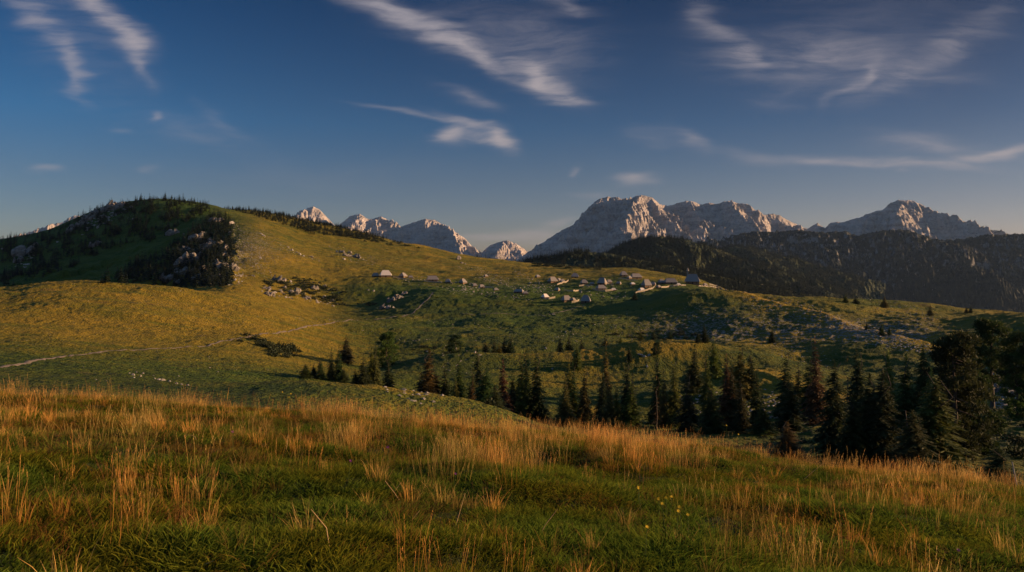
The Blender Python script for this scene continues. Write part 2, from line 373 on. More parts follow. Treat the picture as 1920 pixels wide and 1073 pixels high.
# ------------------------------------------------------------------ ground meshes
# 1 the near meadow
gx = np.linspace(-45, 45, 601); gy = np.linspace(-30, 32, 520)
X, Y = np.meshgrid(gx, gy)
link('meadow', grid_mesh('meadow', X, Y, ground_z(X, Y)-.0, [M_SOIL]), kind='structure')
# 2 the rolling alp behind it, in one sheet
uu = np.concatenate([np.linspace(-2200, -60, 110), np.linspace(-50, 1970, 1010), np.linspace(1980, 4300, 130)])
dd = np.exp(np.concatenate([np.linspace(math.log(30.5), math.log(100), 130), np.linspace(math.log(100.3), math.log(1180), 620), np.linspace(math.log(1187), math.log(1890), 25)]))
U, D = np.meshgrid(uu, dd); X = (U-CU)/F*D
Z = ground_z(X, D)
def blob(uc, dc, su, sd): return np.exp(-((U-uc)/su)**2-((np.log(D)-math.log(dc))/sd)**2)
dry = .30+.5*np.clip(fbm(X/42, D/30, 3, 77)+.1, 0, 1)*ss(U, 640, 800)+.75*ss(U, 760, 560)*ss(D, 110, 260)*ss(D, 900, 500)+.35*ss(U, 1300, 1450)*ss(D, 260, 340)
dry = dry+.75*blob(1230, 258, 110, .05)+.6*blob(960, 262, 140, .05)+.7*blob(1420, 335, 50, .06)+.6*blob(700, 90, 260, .12)  # extra dry-grass gold on the crests, painting in their sunlit look
for KL in (KNOLL, KNOLL2): dry = dry+.8*np.exp(-(polydist(X, D, upts(KL))[0]/12)**2)  # same golden sunlit tint along the knoll ridge lines
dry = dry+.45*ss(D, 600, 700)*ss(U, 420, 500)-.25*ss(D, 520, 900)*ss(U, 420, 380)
lush = np.clip(1.0*blob(860, 590, 170, .10)+1.1*blob(1130, 560, 150, .15)+.6*blob(950, 430, 260, .16)+.35*blob(1620, 470, 120, .1)+.3*blob(300, 150, 500, .4)+.9*ss(U, 410, 380)*ss(D, 620, 700), 0, 1)  # last term: paler green painted to lift the sunless left flank
rock = .15+.6*blob(405, 640, 42, .24)+.5*blob(230, 1000, 60, .08)+.55*blob(1480, 360, 260, .22)+.4*blob(1250, 400, 160, .2)+.5*blob(1700, 330, 160, .2)+.35*blob(560, 760, 100, .2)+.45*blob(470, 760, 60, .35)+.5*blob(930, 640, 110, .12)+.45*blob(1550, 140, 260, .3)+.45*blob(1900, 150, 90, .2)+.2*blob(1200, 200, 300, .3)-.3*ss(U, 620, 500)*ss(D, 420, 380)
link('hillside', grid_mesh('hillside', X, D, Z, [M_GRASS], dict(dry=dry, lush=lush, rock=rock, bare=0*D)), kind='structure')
# 3 the low valley floor out to the horizon
a = np.linspace(0, 2*math.pi, 97); rr = np.array([0, 500, 1200, 2500, 5000, 9000, 15500])
A, RR = np.meshgrid(a, rr); vx = RR*np.sin(A); vy = RR*np.cos(A)
vz = -430-20*fbm(vx/900, vy/900, 2, 90)-RR*RR*1e-7
M_VAL, b_, p_ = mat('valley_forest'); b_.l.new(b_.ramp(b_.noise(pos(b_), .02, 6, .7), [(.35, (.016, .024, .010)), (.7, (.035, .045, .018))]), p_.inputs['Base Color'])
link('valley_floor', grid_mesh('valley_floor', vx, vy, vz, [M_VAL]), kind='structure')

# ------------------------------------------------------------------ mountains: crest and spurs as ridge lines, flanks falling from them
def massif(name, crest, mt, x0, x1, front, back, nu, nd, flank, seed, spurs=(), auto=.5, spurlen=1200, spurslope=.55, amp=60, base=-430, veg=None, jag=1., rnd=0.):
    rg = random.Random(seed)
    C3 = upts(crest); Dm = C3[:, 1].mean()
    lines = [C3]
    for s in spurs: lines.append(upts(s))
    tot = np.hypot(np.diff(C3[:, 0]), np.diff(C3[:, 1])).sum(); n = int(tot*auto/100)
    for i in range(n):
        k = rg.random()*(len(C3)-1); j = int(k); p = C3[j]+(C3[j+1]-C3[j])*(k-j)
        ang = R(rg.uniform(-55, 75)); L = rg.uniform(.35, 1)*spurlen; pts = [p-np.array([0, 0, 4.])]
        q = p.copy()
        for s in range(5):
            ang += R(rg.uniform(-22, 22)); st = L/5
            q = q+np.array([math.sin(ang)*st, -math.cos(ang)*st, -st*spurslope*rg.uniform(.5, 1.5)]); pts.append(q.copy())
        lines.append(np.array(pts))
    us = np.linspace(x0, x1, nu); ds = np.linspace(Dm-front, Dm+back, nd)
    U_, D_ = np.meshgrid(us, ds); X_ = (U_-CU)/F*D_
    s1 = amp*3.2
    wx = X_+amp*.55*fbm(X_/s1, D_/s1, 4, seed); wy = D_+amp*.9*fbm(X_/s1+7, D_/s1+3, 4, seed+5)
    # the crest line itself stays where it is seen
    dc, zc, _ = polydist(X_, D_, C3)
    near = np.exp(-(dc/(amp*1.6))**2)
    wx = X_+(wx-X_)*(1-.9*near); wy = D_+(wy-D_)*(1-.9*near)
    z = np.full(X_.shape, base-50.)
    for L_ in lines:
        d, zb, _ = polydist(wx, wy, L_)
        if rnd > 0: z = np.maximum(z, zb-flank*(np.sqrt(d*d+rnd*rnd)-rnd))
        else: z = np.maximum(z, zb-flank*d*(1-.22*np.clip(d/900, 0, 1)))
    far = 1-np.exp(-(dc/(amp*2.2)))
    z = z+far*amp*(ridged(X_/(amp*5.5), D_/(amp*7), 5, seed+3)-1.05)*.75
    z = z+(.25+.75*far)*jag*amp*.34*(ridged(X_/(amp*.9), D_/(amp*1.3), 4, seed+9, .62)-1.)
    gw = X_+amp*.5*fbm(X_/(amp*2), D_/(amp*2), 3, seed+21)+.35*(D_-Dm)*pn(X_/(amp*9), X_*0+seed*.37, 3)
    z = z+far*jag*amp*.30*(ridged(gw/(amp*.62), D_/(amp*3.2), 4, seed+15, .55)-1.)
    z = np.maximum(z, base-60)
    vg = np.zeros_like(z) if veg is None else veg(U_, D_, z, dc)
    o = link(name, grid_mesh(name, X_, D_, z, [mt], dict(veg=vg)), kind='structure')
    return o
M_LIME = rock_mat('limestone_face', (.55, .49, .46), (.11, .105, .11), 95., veg=.6, vegcol=(.028, .036, .020), bd=45., veglo=.62)
M_LIMEF = rock_mat('far_limestone', (.64, .56, .52), (.20, .185, .185), 100., bd=60.)
M_DARKM = rock_mat('forested_scarp', (.27, .26, .255), (.10, .10, .10), 100., veg=.68, vegcol=(.011, .016, .015), bd=45., veglo=.52)
# far peaks
massif('mountain', [(470,470,9300),(520,440,9300),(560,399,9300),(575,391,9250),(588,387,9200),(600,394,9200),(612,406,9250),(630,425,9300),(643,416,9250),(656,405,9200),(674,401,9150),(690,411,9150),(703,409,9200),(715,406,9200),(727,412,9250),(742,422,9300),(765,440,9300),(800,470,9300)],
       M_LIMEF, 440, 830, 1500, 900, 420, 230, 1.15, 101, auto=1.1, spurlen=900, amp=55)
massif('mountain', [(700,470,8300),(735,436,8250),(755,424,8200),(775,417,8150),(798,410,8100),(815,413,8100),(832,421,8100),(848,430,8150),(862,441,8150),(872,447,8200),(886,463,8200),(900,482,8200),(915,505,8200)],
       M_LIMEF, 670, 960, 1500, 900, 330, 230, 1.15, 117, auto=1.1, spurlen=900, amp=50)
massif('mountain', [(880,500,7800),(903,474,7800),(918,460,7750),(935,454,7700),(952,451,7700),(968,457,7700),(982,466,7750),(995,478,7800),(1020,500,7800)],
       M_LIMEF, 850, 1050, 1300, 800, 230, 200, 1.15, 131, auto=1.2, spurlen=800, amp=45)
massif('mountain', [(20,462,8600),(60,447,8600),(95,436,8600),(118,418,8550),(138,404,8500),(150,405,8500),(175,415,8500),(230,440,8500)],
       M_LIMEF, -40, 260, 1300, 800, 160, 120, 1.1, 149, auto=.6, spurlen=800, amp=35)
# the big massif
massif('mountain', [(900,530,7300),(960,492,7200),(990,474,7150),(1010,460,7100),(1035,443,7050),(1060,428,7000),(1080,420,6950),(1092,402,6900),(1104,388,6870),(1120,375,6850),(1138,369,6850),(1160,370,6850),(1172,376,6850),(1188,369,6830),(1203,366,6830),(1222,370,6850),(1238,384,6900),(1256,386,6950),(1278,378,6950),(1296,377,6950),(1312,384,7000),(1330,381,7000),(1350,382,7000),(1358,377,6950),(1372,378,6950),(1385,382,6950),(1400,381,6930),(1412,390,6900),(1428,404,6900),(1448,401,6950),(1462,404,6950),(1478,414,7000),(1500,424,7050),(1522,432,7100),(1560,450,7200),(1620,480,7300)],
       M_LIME, 880, 1660, 2300, 1000, 900, 460, 1.12, 173,
       spurs=[[(1222,372,6840),(1240,396,6560),(1262,420,6340),(1300,440,6160),(1345,462,5980),(1400,484,5800)],
              [(1222,376,6840),(1205,410,6480),(1180,440,6200),(1160,470,5900)],
              [(1130,372,6850),(1105,410,6480),(1075,440,6200),(1040,470,5900)],
              [(1415,392,6900),(1425,420,6640),(1440,446,6400),(1470,470,6150)],
              [(1290,380,6940),(1318,412,6560),(1350,432,6400),(1385,455,6200)],
              [(1358,380,6950),(1368,404,6700),(1392,428,6500)]],
       auto=.55, spurlen=1300, amp=75, veg=lambda u, d, z, dc: np.clip((200-z)/450, 0, 1)*.8)
# the right massif
massif('mountain', [(1460,480,6700),(1500,440,6650),(1516,428,6600),(1532,418,6550),(1540,423,6550),(1548,428,6550),(1555,419,6530),(1566,416,6520),(1580,417,6500),(1592,413,6500),(1608,409,6470),(1624,402,6450),(1640,396,6430),(1656,392,6400),(1668,381,6380),(1682,375,6370),(1698,376,6370),(1714,377,6370),(1726,384,6380),(1740,391,6380),(1752,400,6370),(1762,406,6350),(1768,413,6350),(1790,411,6350),(1812,417,6350),(1830,426,6330),(1850,428,6330),(1872,433,6300),(1895,440,6300),(1930,439,6280),(2000,446,6250),(2150,470,6200),(2400,520,6200)],
       M_LIME, 1430, 2450, 2300, 900, 800, 420, 1.08, 191,
       spurs=[[(1690,377,6370),(1684,402,6130),(1676,430,5900),(1668,460,5650)],
              [(1764,412,6350),(1745,430,6080),(1715,455,5800)],
              [(1640,398,6430),(1620,425,6150),(1600,450,5900)]],
       auto=.5, spurlen=1200, amp=70, veg=lambda u, d, z, dc: np.clip((150-z)/420, 0, 1)*.8+.45*ss(u, 1770, 1860))
# the dark scarp in front of it
massif('mountain', [(1300,560,4700),(1335,476,4650),(1362,450,4600),(1390,440,4550),(1420,436,4500),(1455,437,4480),(1500,434,4450),(1545,437,4420),(1585,434,4400),(1605,444,4380),(1628,440,4350),(1660,433,4330),(1705,433,4320),(1725,444,4300),(1760,452,4280),(1800,450,4260),(1840,444,4240),(1885,442,4200),(1930,440,4150),(2050,455,4100),(2300,500,4000),(2600,560,3900)],
       M_DARKM, 1290, 2600, 2300, 600, 900, 420, .62, 211, auto=.5, spurlen=1800, spurslope=.34, amp=60, veg=lambda u, d, z, dc: .55+.3*ss(dc, 200, 900), rnd=60, jag=1.4)
# the rounded forested hills in front of the massif
M_WOODH, b_, p_ = mat('forested_hill')
Pq = pos(b_); f1 = b_.noise(Pq, .012, 5, .6); f2 = b_.n.new('ShaderNodeTexVoronoi'); f2.inputs['Scale'].default_value = .11; b_.l.new(Pq, f2.inputs['Vector'])
c_ = b_.ramp(f1, [(.35, (.016, .026, .010)), (.6, (.030, .038, .013)), (.8, (.055, .055, .018))])
c_ = b_.mix(b_.mapr(b_.noise(Pq, .03, 4, .7), .66, .74), c_, (.12, .11, .09))
b_.l.new(c_, p_.inputs['Base Color'])
bump(b_, p_, b_.math('MULTIPLY_ADD', b_.noise(Pq, .1, 3), .8, b_.math('MULTIPLY', f2.outputs['Distance'], -.09)), 11.)
HILL1 = massif('hill', [(1060,540,2500),(1100,500,2450),(1150,469,2400),(1175,458,2380),(1195,450,2360),(1220,446,2350),(1250,446,2350),(1285,450,2340),(1320,460,2330),(1355,474,2300),(1400,492,2250),(1440,508,2200),(1480,528,2150),(1530,556,2050),(1600,600,1950)],
       M_WOODH, 1040, 1640, 1000, 400, 560, 260, .42, 233, auto=.7, spurlen=600, spurslope=.28, amp=16, rnd=60, base=-330, jag=.8)
HILL2 = massif('hill', [(1290,560,3300),(1320,482,3250),(1350,468,3200),(1380,462,3200),(1405,463,3150),(1430,478,3100),(1460,497,3000),(1500,525,2900),(1545,560,2750),(1600,610,2600)],
       M_WOODH, 1270, 1660, 1200, 400, 420, 260, .45, 251, auto=.8, spurlen=700, spurslope=.3, amp=20, rnd=60, base=-330, jag=.8)
# the wooded knoll behind the village
KN = [(940,505,1420),(985,494,1400),(1020,484,1380),(1050,479,1360),(1085,472,1350),(1120,474,1340),(1150,477,1330),(1180,484,1330),(1220,496,1330),(1270,510,1320),(1330,524,1300),(1400,540,1260),(1470,556,1220),(1540,574,1180)]
KN3 = upts(KN)
KNO = massif('hill', KN, M_WOODH, 900, 1600, 330, 250, 420, 160, .22, 271, auto=.9, spurlen=250, spurslope=.16, amp=5, rnd=25, base=-300, jag=.6)
# ------------------------------------------------------------------ reading the land: visible depth under a photo point
VV = HV-Z/D*F
vmin = np.minimum.accumulate(VV, axis=0)
def vis(u, v):
    j = int(np.clip(np.searchsorted(uu, u), 0, len(uu)-1)); col = vmin[:, j]
    k = int(np.searchsorted(-col, -v))
    if k >= len(dd): return None
    d = float(dd[k]); return (u-CU)/F*d, d
def inpoly(px, py, poly):
    c = False; n = len(poly)
    for i in range(n):
        x1, y1 = poly[i]; x2, y2 = poly[i-1]
        if (y1 > py) != (y2 > py) and px < (x2-x1)*(py-y1)/(y2-y1)+x1: c = not c
    return c
def gza(P): 
    P = np.array(P); return ground_z(P[:, 0], P[:, 1])
ORD = ['', 'first', 'second', 'third', 'fourth', 'fifth', 'sixth', 'seventh', 'eighth', 'ninth', 'tenth', 'eleventh', 'twelfth', 'thirteenth', 'fourteenth', 'fifteenth', 'sixteenth', 'seventeenth', 'eighteenth', 'nineteenth', 'twentieth', 'twenty-first', 'twenty-second', 'twenty-third', 'twenty-fourth', 'twenty-fifth']

# ------------------------------------------------------------------ foliage
def foliage(name, col, tr=.28, usecol=True):
    m, b, p = mat(name, .8, .2)
    oi = b.n.new('ShaderNodeObjectInfo'); P = b.n.new('ShaderNodeTexCoord').outputs['Object']
    n = b.noise(P, .9, 3, .6); n2 = b.noise(P, 5, 2)
    base = oi.outputs['Color'] if usecol else None
    c = b.mix(1., base, b.ramp(b.math('MULTIPLY_ADD', n, .6, b.math('MULTIPLY', n2, .4)), [(.3, (.5, .5, .5)), (.7, (1.6, 1.5, 1.25))]), 'MULTIPLY') if usecol else b.mix(b.math('MULTIPLY_ADD', n2, .5, b.math('MULTIPLY', oi.outputs['Random'], .5)), tuple(.55*q for q in col), tuple(1.45*q for q in col))
    b.l.new(c, p.inputs['Base Color'])
    t = b.n.new('ShaderNodeBsdfTranslucent'); b.l.new(c, t.inputs[0])
    mx = b.n.new('ShaderNodeMixShader'); mx.inputs[0].default_value = tr
    b.l.new(p.outputs[0], mx.inputs[1]); b.l.new(t.outputs[0], mx.inputs[2])
    b.l.new(mx.outputs[0], m.node_tree.nodes['Material Output'].inputs[0]); return m
M_NEEDLE = foliage('needles', None); M_WILD = foliage('far_needles', (.017, .025, .012), .08, False); M_SCRUB = foliage('scrub_leaves', (.026, .034, .013), .1, False)
M_BARK, b_, p_ = mat('bark'); b_.l.new(b_.ramp(b_.noise(b_.mapping(pos(b_), scale=(6, 6, 1)), 2, 4), [(.3, (.045, .035, .028)), (.7, (.12, .095, .075))]), p_.inputs['Base Color'])

def tris(c, d, w):
    """thin triangles: base centre c, direction*length d, half width vector w"""
    V = np.stack([c-w, c+w, c+d], 1).reshape(-1, 3); return V, np.arange(len(V)).reshape(-1, 3)
def spruce_crown(seed, wh, nb, tw, r=.17, start=.08, power=.85, gap=.12, twl=.34, wk=.20):
    """unit height spruce crown"""
    g = np.random.default_rng(seed); C = []; DD = []; WW = []
    for i in range(wh):
        t = start+(1-start)*(i+g.random()*.7)/wh; rr_ = r*((1-t)/(1-start))**power*(.8+.4*g.random())+.006
        if t < start+.12: rr_ *= .55+.45*(t-start)/.12
        k = max(3, int(nb*(.5+.5*(1-t))))
        for j in range(k):
            if g.random() < gap: continue
            a = g.random()*6.283; L = rr_*(.65+.55*g.random()); dr = np.array([math.cos(a), math.sin(a), 0])
            n = max(3, int(tw*(.35+.65*L/r)))
            s = (np.arange(n)+g.random(n))/n
            z = t-L*(.35*s+.25*s*s)*(.6+.8*(1-t))+.06*L*s**3
            q = dr[None]*(L*s)[:, None]; q[:, 2] = z
            side = np.array([-dr[1], dr[0], 0])*g.choice([-1, 1], n)[:, None]
            l = L*twl*(1.15-.75*s)[:, None]*(.6+.7*g.random((n, 1)))+.004
            dirv = side*(.75)+dr[None]*.65+np.array([0, 0, -1.])*(.12+.5*g.random((n, 1)))
            dirv /= np.linalg.norm(dirv, axis=1)[:, None]
            w = np.cross(dirv, g.normal(size=(n, 3))*.5+np.array([0, 0, 1.])); w /= np.linalg.norm(w, axis=1)[:, None]+1e-6
            C.append(q); DD.append(dirv*l); WW.append(w*l*wk)
    n = 10; q = np.zeros((n, 3)); q[:, 2] = .93+.06*np.linspace(0, 1, n); dv = g.normal(size=(n, 3))*.012; dv[:, 2] = .02
    C.append(q); DD.append(dv); WW.append(np.cross(dv, [0, 1, .3])*.3)
    V, Fc = tris(np.concatenate(C), np.concatenate(DD), np.concatenate(WW)); return V, Fc
def pine_crown(seed, nc, per, r=.24, start=.3, top=1.0):
    g = np.random.default_rng(seed); C = []; DD = []; WW = []
    for i in range(nc):
        t = start+(top-start)*(i+.5)/nc; prof = math.sin(min(1, (t-start)/(top-start)*1.02+.16)*math.pi*.86)**.7
        a = g.random()*6.283; rad = r*prof*(.35+.75*g.random()); cr = .045+.035*g.random()
        c0 = np.array([math.cos(a)*rad, math.sin(a)*rad, t-.03])
        v = g.normal(size=(per, 3)); v /= np.linalg.norm(v, axis=1)[:, None]
        q = c0+v*cr*np.array([1.25, 1.25, .62])*(.35+.65*g.random((per, 1)))
        dv = (v*.8+g.normal(size=(per, 3))*.5+np.array([0, 0, .35])); dv /= np.linalg.norm(dv, axis=1)[:, None]; l = .016+.018*g.random((per, 1))
        w = np.cross(dv, g.normal(size=(per, 3))); w /= np.linalg.norm(w, axis=1)[:, None]+1e-6
        C.append(q); DD.append(dv*l); WW.append(w*l*.28)
    return tris(np.concatenate(C), np.concatenate(DD), np.concatenate(WW))
def tube_pts(path, rads, seg=7):
    V = []; Fc = []; 
    for i, (p, r_) in enumerate(zip(path, rads)):
        for j in range(seg):
            a = j*6.2832/seg; V.append((p[0]+r_*math.cos(a), p[1]+r_*math.sin(a), p[2]))
    for i in range(len(path)-1):
        for j in range(seg):
            a = i*seg+j; b2 = i*seg+(j+1) % seg; Fc.append((a, b2, b2+seg, a+seg))
    return V, Fc
def trunk_mesh(seed, r=.016, limbs=14, lr=.12, top=.97, start=.15):
    rg = random.Random(seed); n = 9
    path = [(rg.gauss(0, .003)*i, rg.gauss(0, .003)*i, -.03+i/(n-1)*(top+.03)) for i in range(n)]
    V, Fc = tube_pts(path, [r*(1.25 if i == 0 else 1)*(1-.88*i/(n-1)) for i in range(n)])
    for k in range(limbs):     # bare limbs inside the crown
        t = start+(top-.1-start)*k/limbs; a = rg.random()*6.283; L = lr*(1.05-t)*1.5; w = r*.22
        o = len(V); cx_, cy_ = math.cos(a), math.sin(a); s = (-cy_*w, cx_*w)
        e = (cx_*L, cy_*L, t-L*.25)
        V += [(s[0], s[1], t-w), (-s[0], -s[1], t-w), (0, 0, t+w), (e[0]+s[0]*.3, e[1]+s[1]*.3, e[2]), (e[0]-s[0]*.3, e[1]-s[1]*.3, e[2]), (e[0], e[1], e[2]+w*.5)]
        Fc += [(o, o+1, o+4, o+3), (o+1, o+2, o+5, o+4), (o+2, o, o+3, o+5)]
    return np_mesh('trunk', V, Fc, [M_BARK])
def crown_mesh(vf): return np_mesh('crown', vf[0], vf[1], [M_NEEDLE], False)
NEAR = [crown_mesh(spruce_crown(s, 62, 15, 26, r=.20, start=.05, gap=.14, twl=.34, wk=.24, power=pw)) for s, pw in ((1, .75), (2, .8), (3, .7))]
MID = [crown_mesh(spruce_crown(10+s, 38, 15, 15, r=.17, start=.03, gap=.10, power=pw, twl=.42, wk=.30)) for s, pw in enumerate((.85, .95, .8, .7, .9, .8))]
PINE = [crown_mesh(pine_crown(30, 60, 190, r=.25, start=.34)), crown_mesh(pine_crown(31, 95, 170, r=.27, start=.03))]
SNAG = crown_mesh(spruce_crown(44, 22, 7, 6, r=.15, start=.12, gap=.4, twl=.25))
TRK = [trunk_mesh(1), trunk_mesh(2, .013, 18, .10)]
TRKP = trunk_mesh(3, .026, 22, .2, .93, .33)
GREEN = (.062, .088, .022); DARK = (.038, .056, .019); OLIVE = (.12, .13, .03); RUST = (.095, .062, .028); FIR = (.042, .072, .020); YEL = (.11, .115, .026)
rt = random.Random(5)
def tree(u, vtop, d, wf, mesh, trk, colr, label, cat, group, name='spruce_tree', cname=True):
    x = (u-CU)/F*d; zb = gz(x, d); h = (HV-vtop)/F*d-zb
    e = bpy.data.objects.new(name, None); COL.objects.link(e); e.empty_display_size = .5
    e.location = (x, d, zb); e.rotation_euler = (R(rt.uniform(-1.5, 1.5)), R(rt.uniform(-1.5, 1.5)), rt.uniform(0, 6.28)); e.scale = (h*wf, h*wf, h)
    tag(e, label, cat, group)
    c = link('crown', mesh, e); c.color = (*[q*rt.uniform(.8, 1.25) for q in colr], 1)
    link('trunk', trk, e)
    return e
# cluster: where, rows of (u, vtop, d, crown half width / height, kind, colour)
G_, D_k, O_, R_k, F_k, Y_ = 'green', 'dark', 'olive', 'rust brown', 'fresh green', 'yellowish green'
COLS = {G_: GREEN, D_k: DARK, O_: OLIVE, R_k: RUST, F_k: FIR, Y_: YEL}
CL = [
 ("at the hollow's left end", 'trees at the left end of the hollow',
  [(573,683,165,.5,'m',D_k),(588,684,168,.42,'m',D_k),(601,670,166,.26,'m',D_k),(621,653,168,.19,'m',G_),(634,648,170,.21,'m',D_k),(645,690,166,.4,'m',D_k),(667,692,168,.4,'m',D_k),(681,669,168,.30,'m',D_k),(695,652,172,.17,'m',O_),(704,654,172,.17,'m',O_),(728,667,160,.27,'m',D_k)]),
 ('alone on the valley floor', 'lone trees on the valley floor',
  [(648,628,262,.30,'m',D_k),(725,622,258,.34,'p',G_),(854,628,305,.40,'p',D_k),(1448,616,330,.35,'m',D_k)]),
 ("left of the hollow's middle", 'trees left of the middle of the hollow',
  [(790,700,160,.3,'m',D_k),(803,654,158,.29,'m',R_k),(820,700,160,.22,'m',O_),(835,677,158,.16,'m',D_k),(853,713,150,.2,'m',Y_),(860,671,160,.19,'m',G_),(887,690,156,.18,'m',G_),(896,652,164,.17,'m',D_k),(887,714,150,.2,'m',R_k),(912,690,132,.36,'f',F_k),(943,671,160,.15,'m',R_k),(930,722,128,.42,'f',F_k),(977,657,165,.19,'m',O_),(988,653,170,.15,'m',D_k),(1007,655,165,.18,'m',D_k),(960,700,165,.2,'m',D_k)]),
 ("on the hollow's far rim", 'small trees on the far rim of the hollow',
  [(911,640,275,.32,'m',D_k),(927,637,275,.28,'m',D_k),(936,642,268,.26,'m',Y_),(945,633,280,.3,'m',D_k),(957,629,280,.38,'m',D_k),(1050,627,285,.26,'m',D_k),(1068,627,285,.24,'m',D_k),(1090,637,285,.4,'m',D_k),(1081,645,240,.25,'m',O_),(1136,627,290,.3,'m',D_k),(1164,630,272,.35,'m',O_),(1200,617,285,.35,'m',O_),(1226,614,285,.35,'m',D_k),(1256,614,275,.3,'m',D_k),(1180,649,245,.28,'m',D_k),(1231,642,248,.32,'p',D_k)]),
 ("in the hollow's middle stand", 'tall trees in the middle of the hollow',
  [(1066,682,160,.18,'m',O_),(1077,678,165,.15,'m',D_k),(1060,710,148,.26,'m',O_),(1095,687,158,.15,'m',R_k),(1133,640,160,.125,'m',O_),(1130,700,152,.2,'m',D_k),(1142,707,146,.2,'m',O_),(1157,717,146,.18,'m',Y_),(1176,672,160,.15,'m',D_k),(1187,698,156,.16,'m',D_k),(1182,715,146,.22,'m',Y_),(1235,663,168,.18,'m',D_k),(1231,704,152,.17,'s',R_k),(1245,693,160,.16,'m',Y_),(1265,674,160,.14,'m',O_),(1291,700,148,.22,'m',D_k)]),
 ("right of the hollow's middle", 'trees right of the middle of the hollow',
  [(1300,646,200,.26,'m',D_k),(1309,622,260,.32,'m',D_k),(1321,608,262,.3,'m',D_k),(1340,631,225,.22,'m',O_),(1326,656,162,.15,'m',G_),(1335,720,140,.26,'m',D_k),(1362,664,150,.15,'m',R_k),(1372,690,150,.22,'m',D_k),(1385,651,195,.24,'m',O_),(1408,656,195,.25,'m',D_k),(1391,711,138,.2,'m',D_k),(1418,697,140,.2,'m',D_k),(1430,752,132,.4,'m',D_k)]),
 ('between knolls and dark stand', 'trees left of the dark stand',
  [(1473,659,172,.22,'m',D_k),(1497,680,170,.26,'m',D_k),(1482,704,135,.23,'m',D_k),(1530,630,150,.16,'m',R_k),(1518,668,165,.22,'m',D_k)]),
 ('in the big dark right stand', 'big trees of the dark stand on the right',
  [(1567,674,98,.22,'n',D_k),(1592,668,118,.12,'s',R_k),(1610,654,108,.21,'n',D_k),(1628,700,86,.26,'n',D_k),(1661,656,118,.18,'n',O_),(1652,690,84,.24,'n',D_k),(1696,662,90,.2,'n',D_k),(1727,640,118,.16,'n',G_),(1742,690,80,.26,'n',D_k),(1790,622,88,.205,'q',D_k),(1770,650,95,.2,'n',D_k),(1820,690,92,.28,'q',D_k),(1755,706,70,.3,'n',G_),(1710,768,64,.4,'f',F_k),(1600,740,84,.28,'n',D_k)]),
 ('at the right edge', 'trees at the right edge',
  [(1861,597,135,.20,'P',D_k),(1922,618,120,.22,'P',D_k),(1908,660,120,.2,'q',G_),(1871,836,60,.5,'n',D_k),(1477,790,95,.5,'m',R_k)]),
 ('on the sunlit right ridge', 'small trees on the sunlit ridge',
  [(1565,592,385,.32,'m',D_k),(1625,602,340,.3,'m',D_k),(1653,604,320,.3,'m',G_),(1668,612,318,.3,'m',O_),(1744,572,430,.3,'m',G_),(1812,575,450,.3,'m',D_k),(1820,572,450,.3,'m',D_k),(1881,582,430,.6,'m',D_k),(1190,548,505,.5,'m',D_k),(1585,552,455,.5,'m',O_),(1605,556,455,.6,'m',D_k),(1658,556,455,.5,'m',O_)]),
]
KINDS = {'m': 'spruce', 'n': 'spruce', 'f': 'young fir', 'p': 'rounded tree', 'P': 'pine with bare trunk', 'q': 'broad crowned pine', 's': 'half bare spruce'}
for where, grp, L_ in CL:
    L_ = sorted(L_); N_ = len(L_)
    for i, (u, vt, d, wf, k, cn) in enumerate(L_):
        hp = (gz((u-CU)/F*d, d)); hm = (HV-vt)/F*d-hp; wf *= (1.12 if k == 'm' else 1.05)*rt.uniform(.85, 1.15)
        size = 'tall' if hm > 12.5 else 'low bushy' if hm < 4.5 else 'mid-sized'
        rel = 'leftmost' if i == 0 else 'rightmost' if i == N_-1 else ORD[i+1]+' from left'
        slim = 'slim ' if wf < .17 else 'broad ' if wf > .34 and size != 'low bushy' else ''
        lab = f"{size} {slim}{cn} {KINDS[k]} {where}, {rel}"
        me = {'m': MID[(i*5+int(u)) % 6], 'n': NEAR[i % 3], 'f': NEAR[i % 3], 'p': PINE[1], 'q': PINE[1], 'P': PINE[0], 's': SNAG}[k]
        r0 = {'m': .17, 'n': .20, 'f': .20, 'p': .27, 'q': .27, 'P': .25, 's': .15}[k]
        tree(u, vt, d, wf/r0 if k not in 'p' else wf/r0, me, TRKP if k in 'Pq' else TRK[i % 2], COLS[cn], lab, {'m': 'spruce', 'n': 'spruce', 'f': 'fir', 's': 'spruce'}.get(k, 'pine tree' if k in 'Pq' else 'tree'), grp,
             name={'f': 'fir_tree', 'p': 'round_tree', 'P': 'pine_tree', 'q': 'pine_tree'}.get(k, 'spruce_tree'))

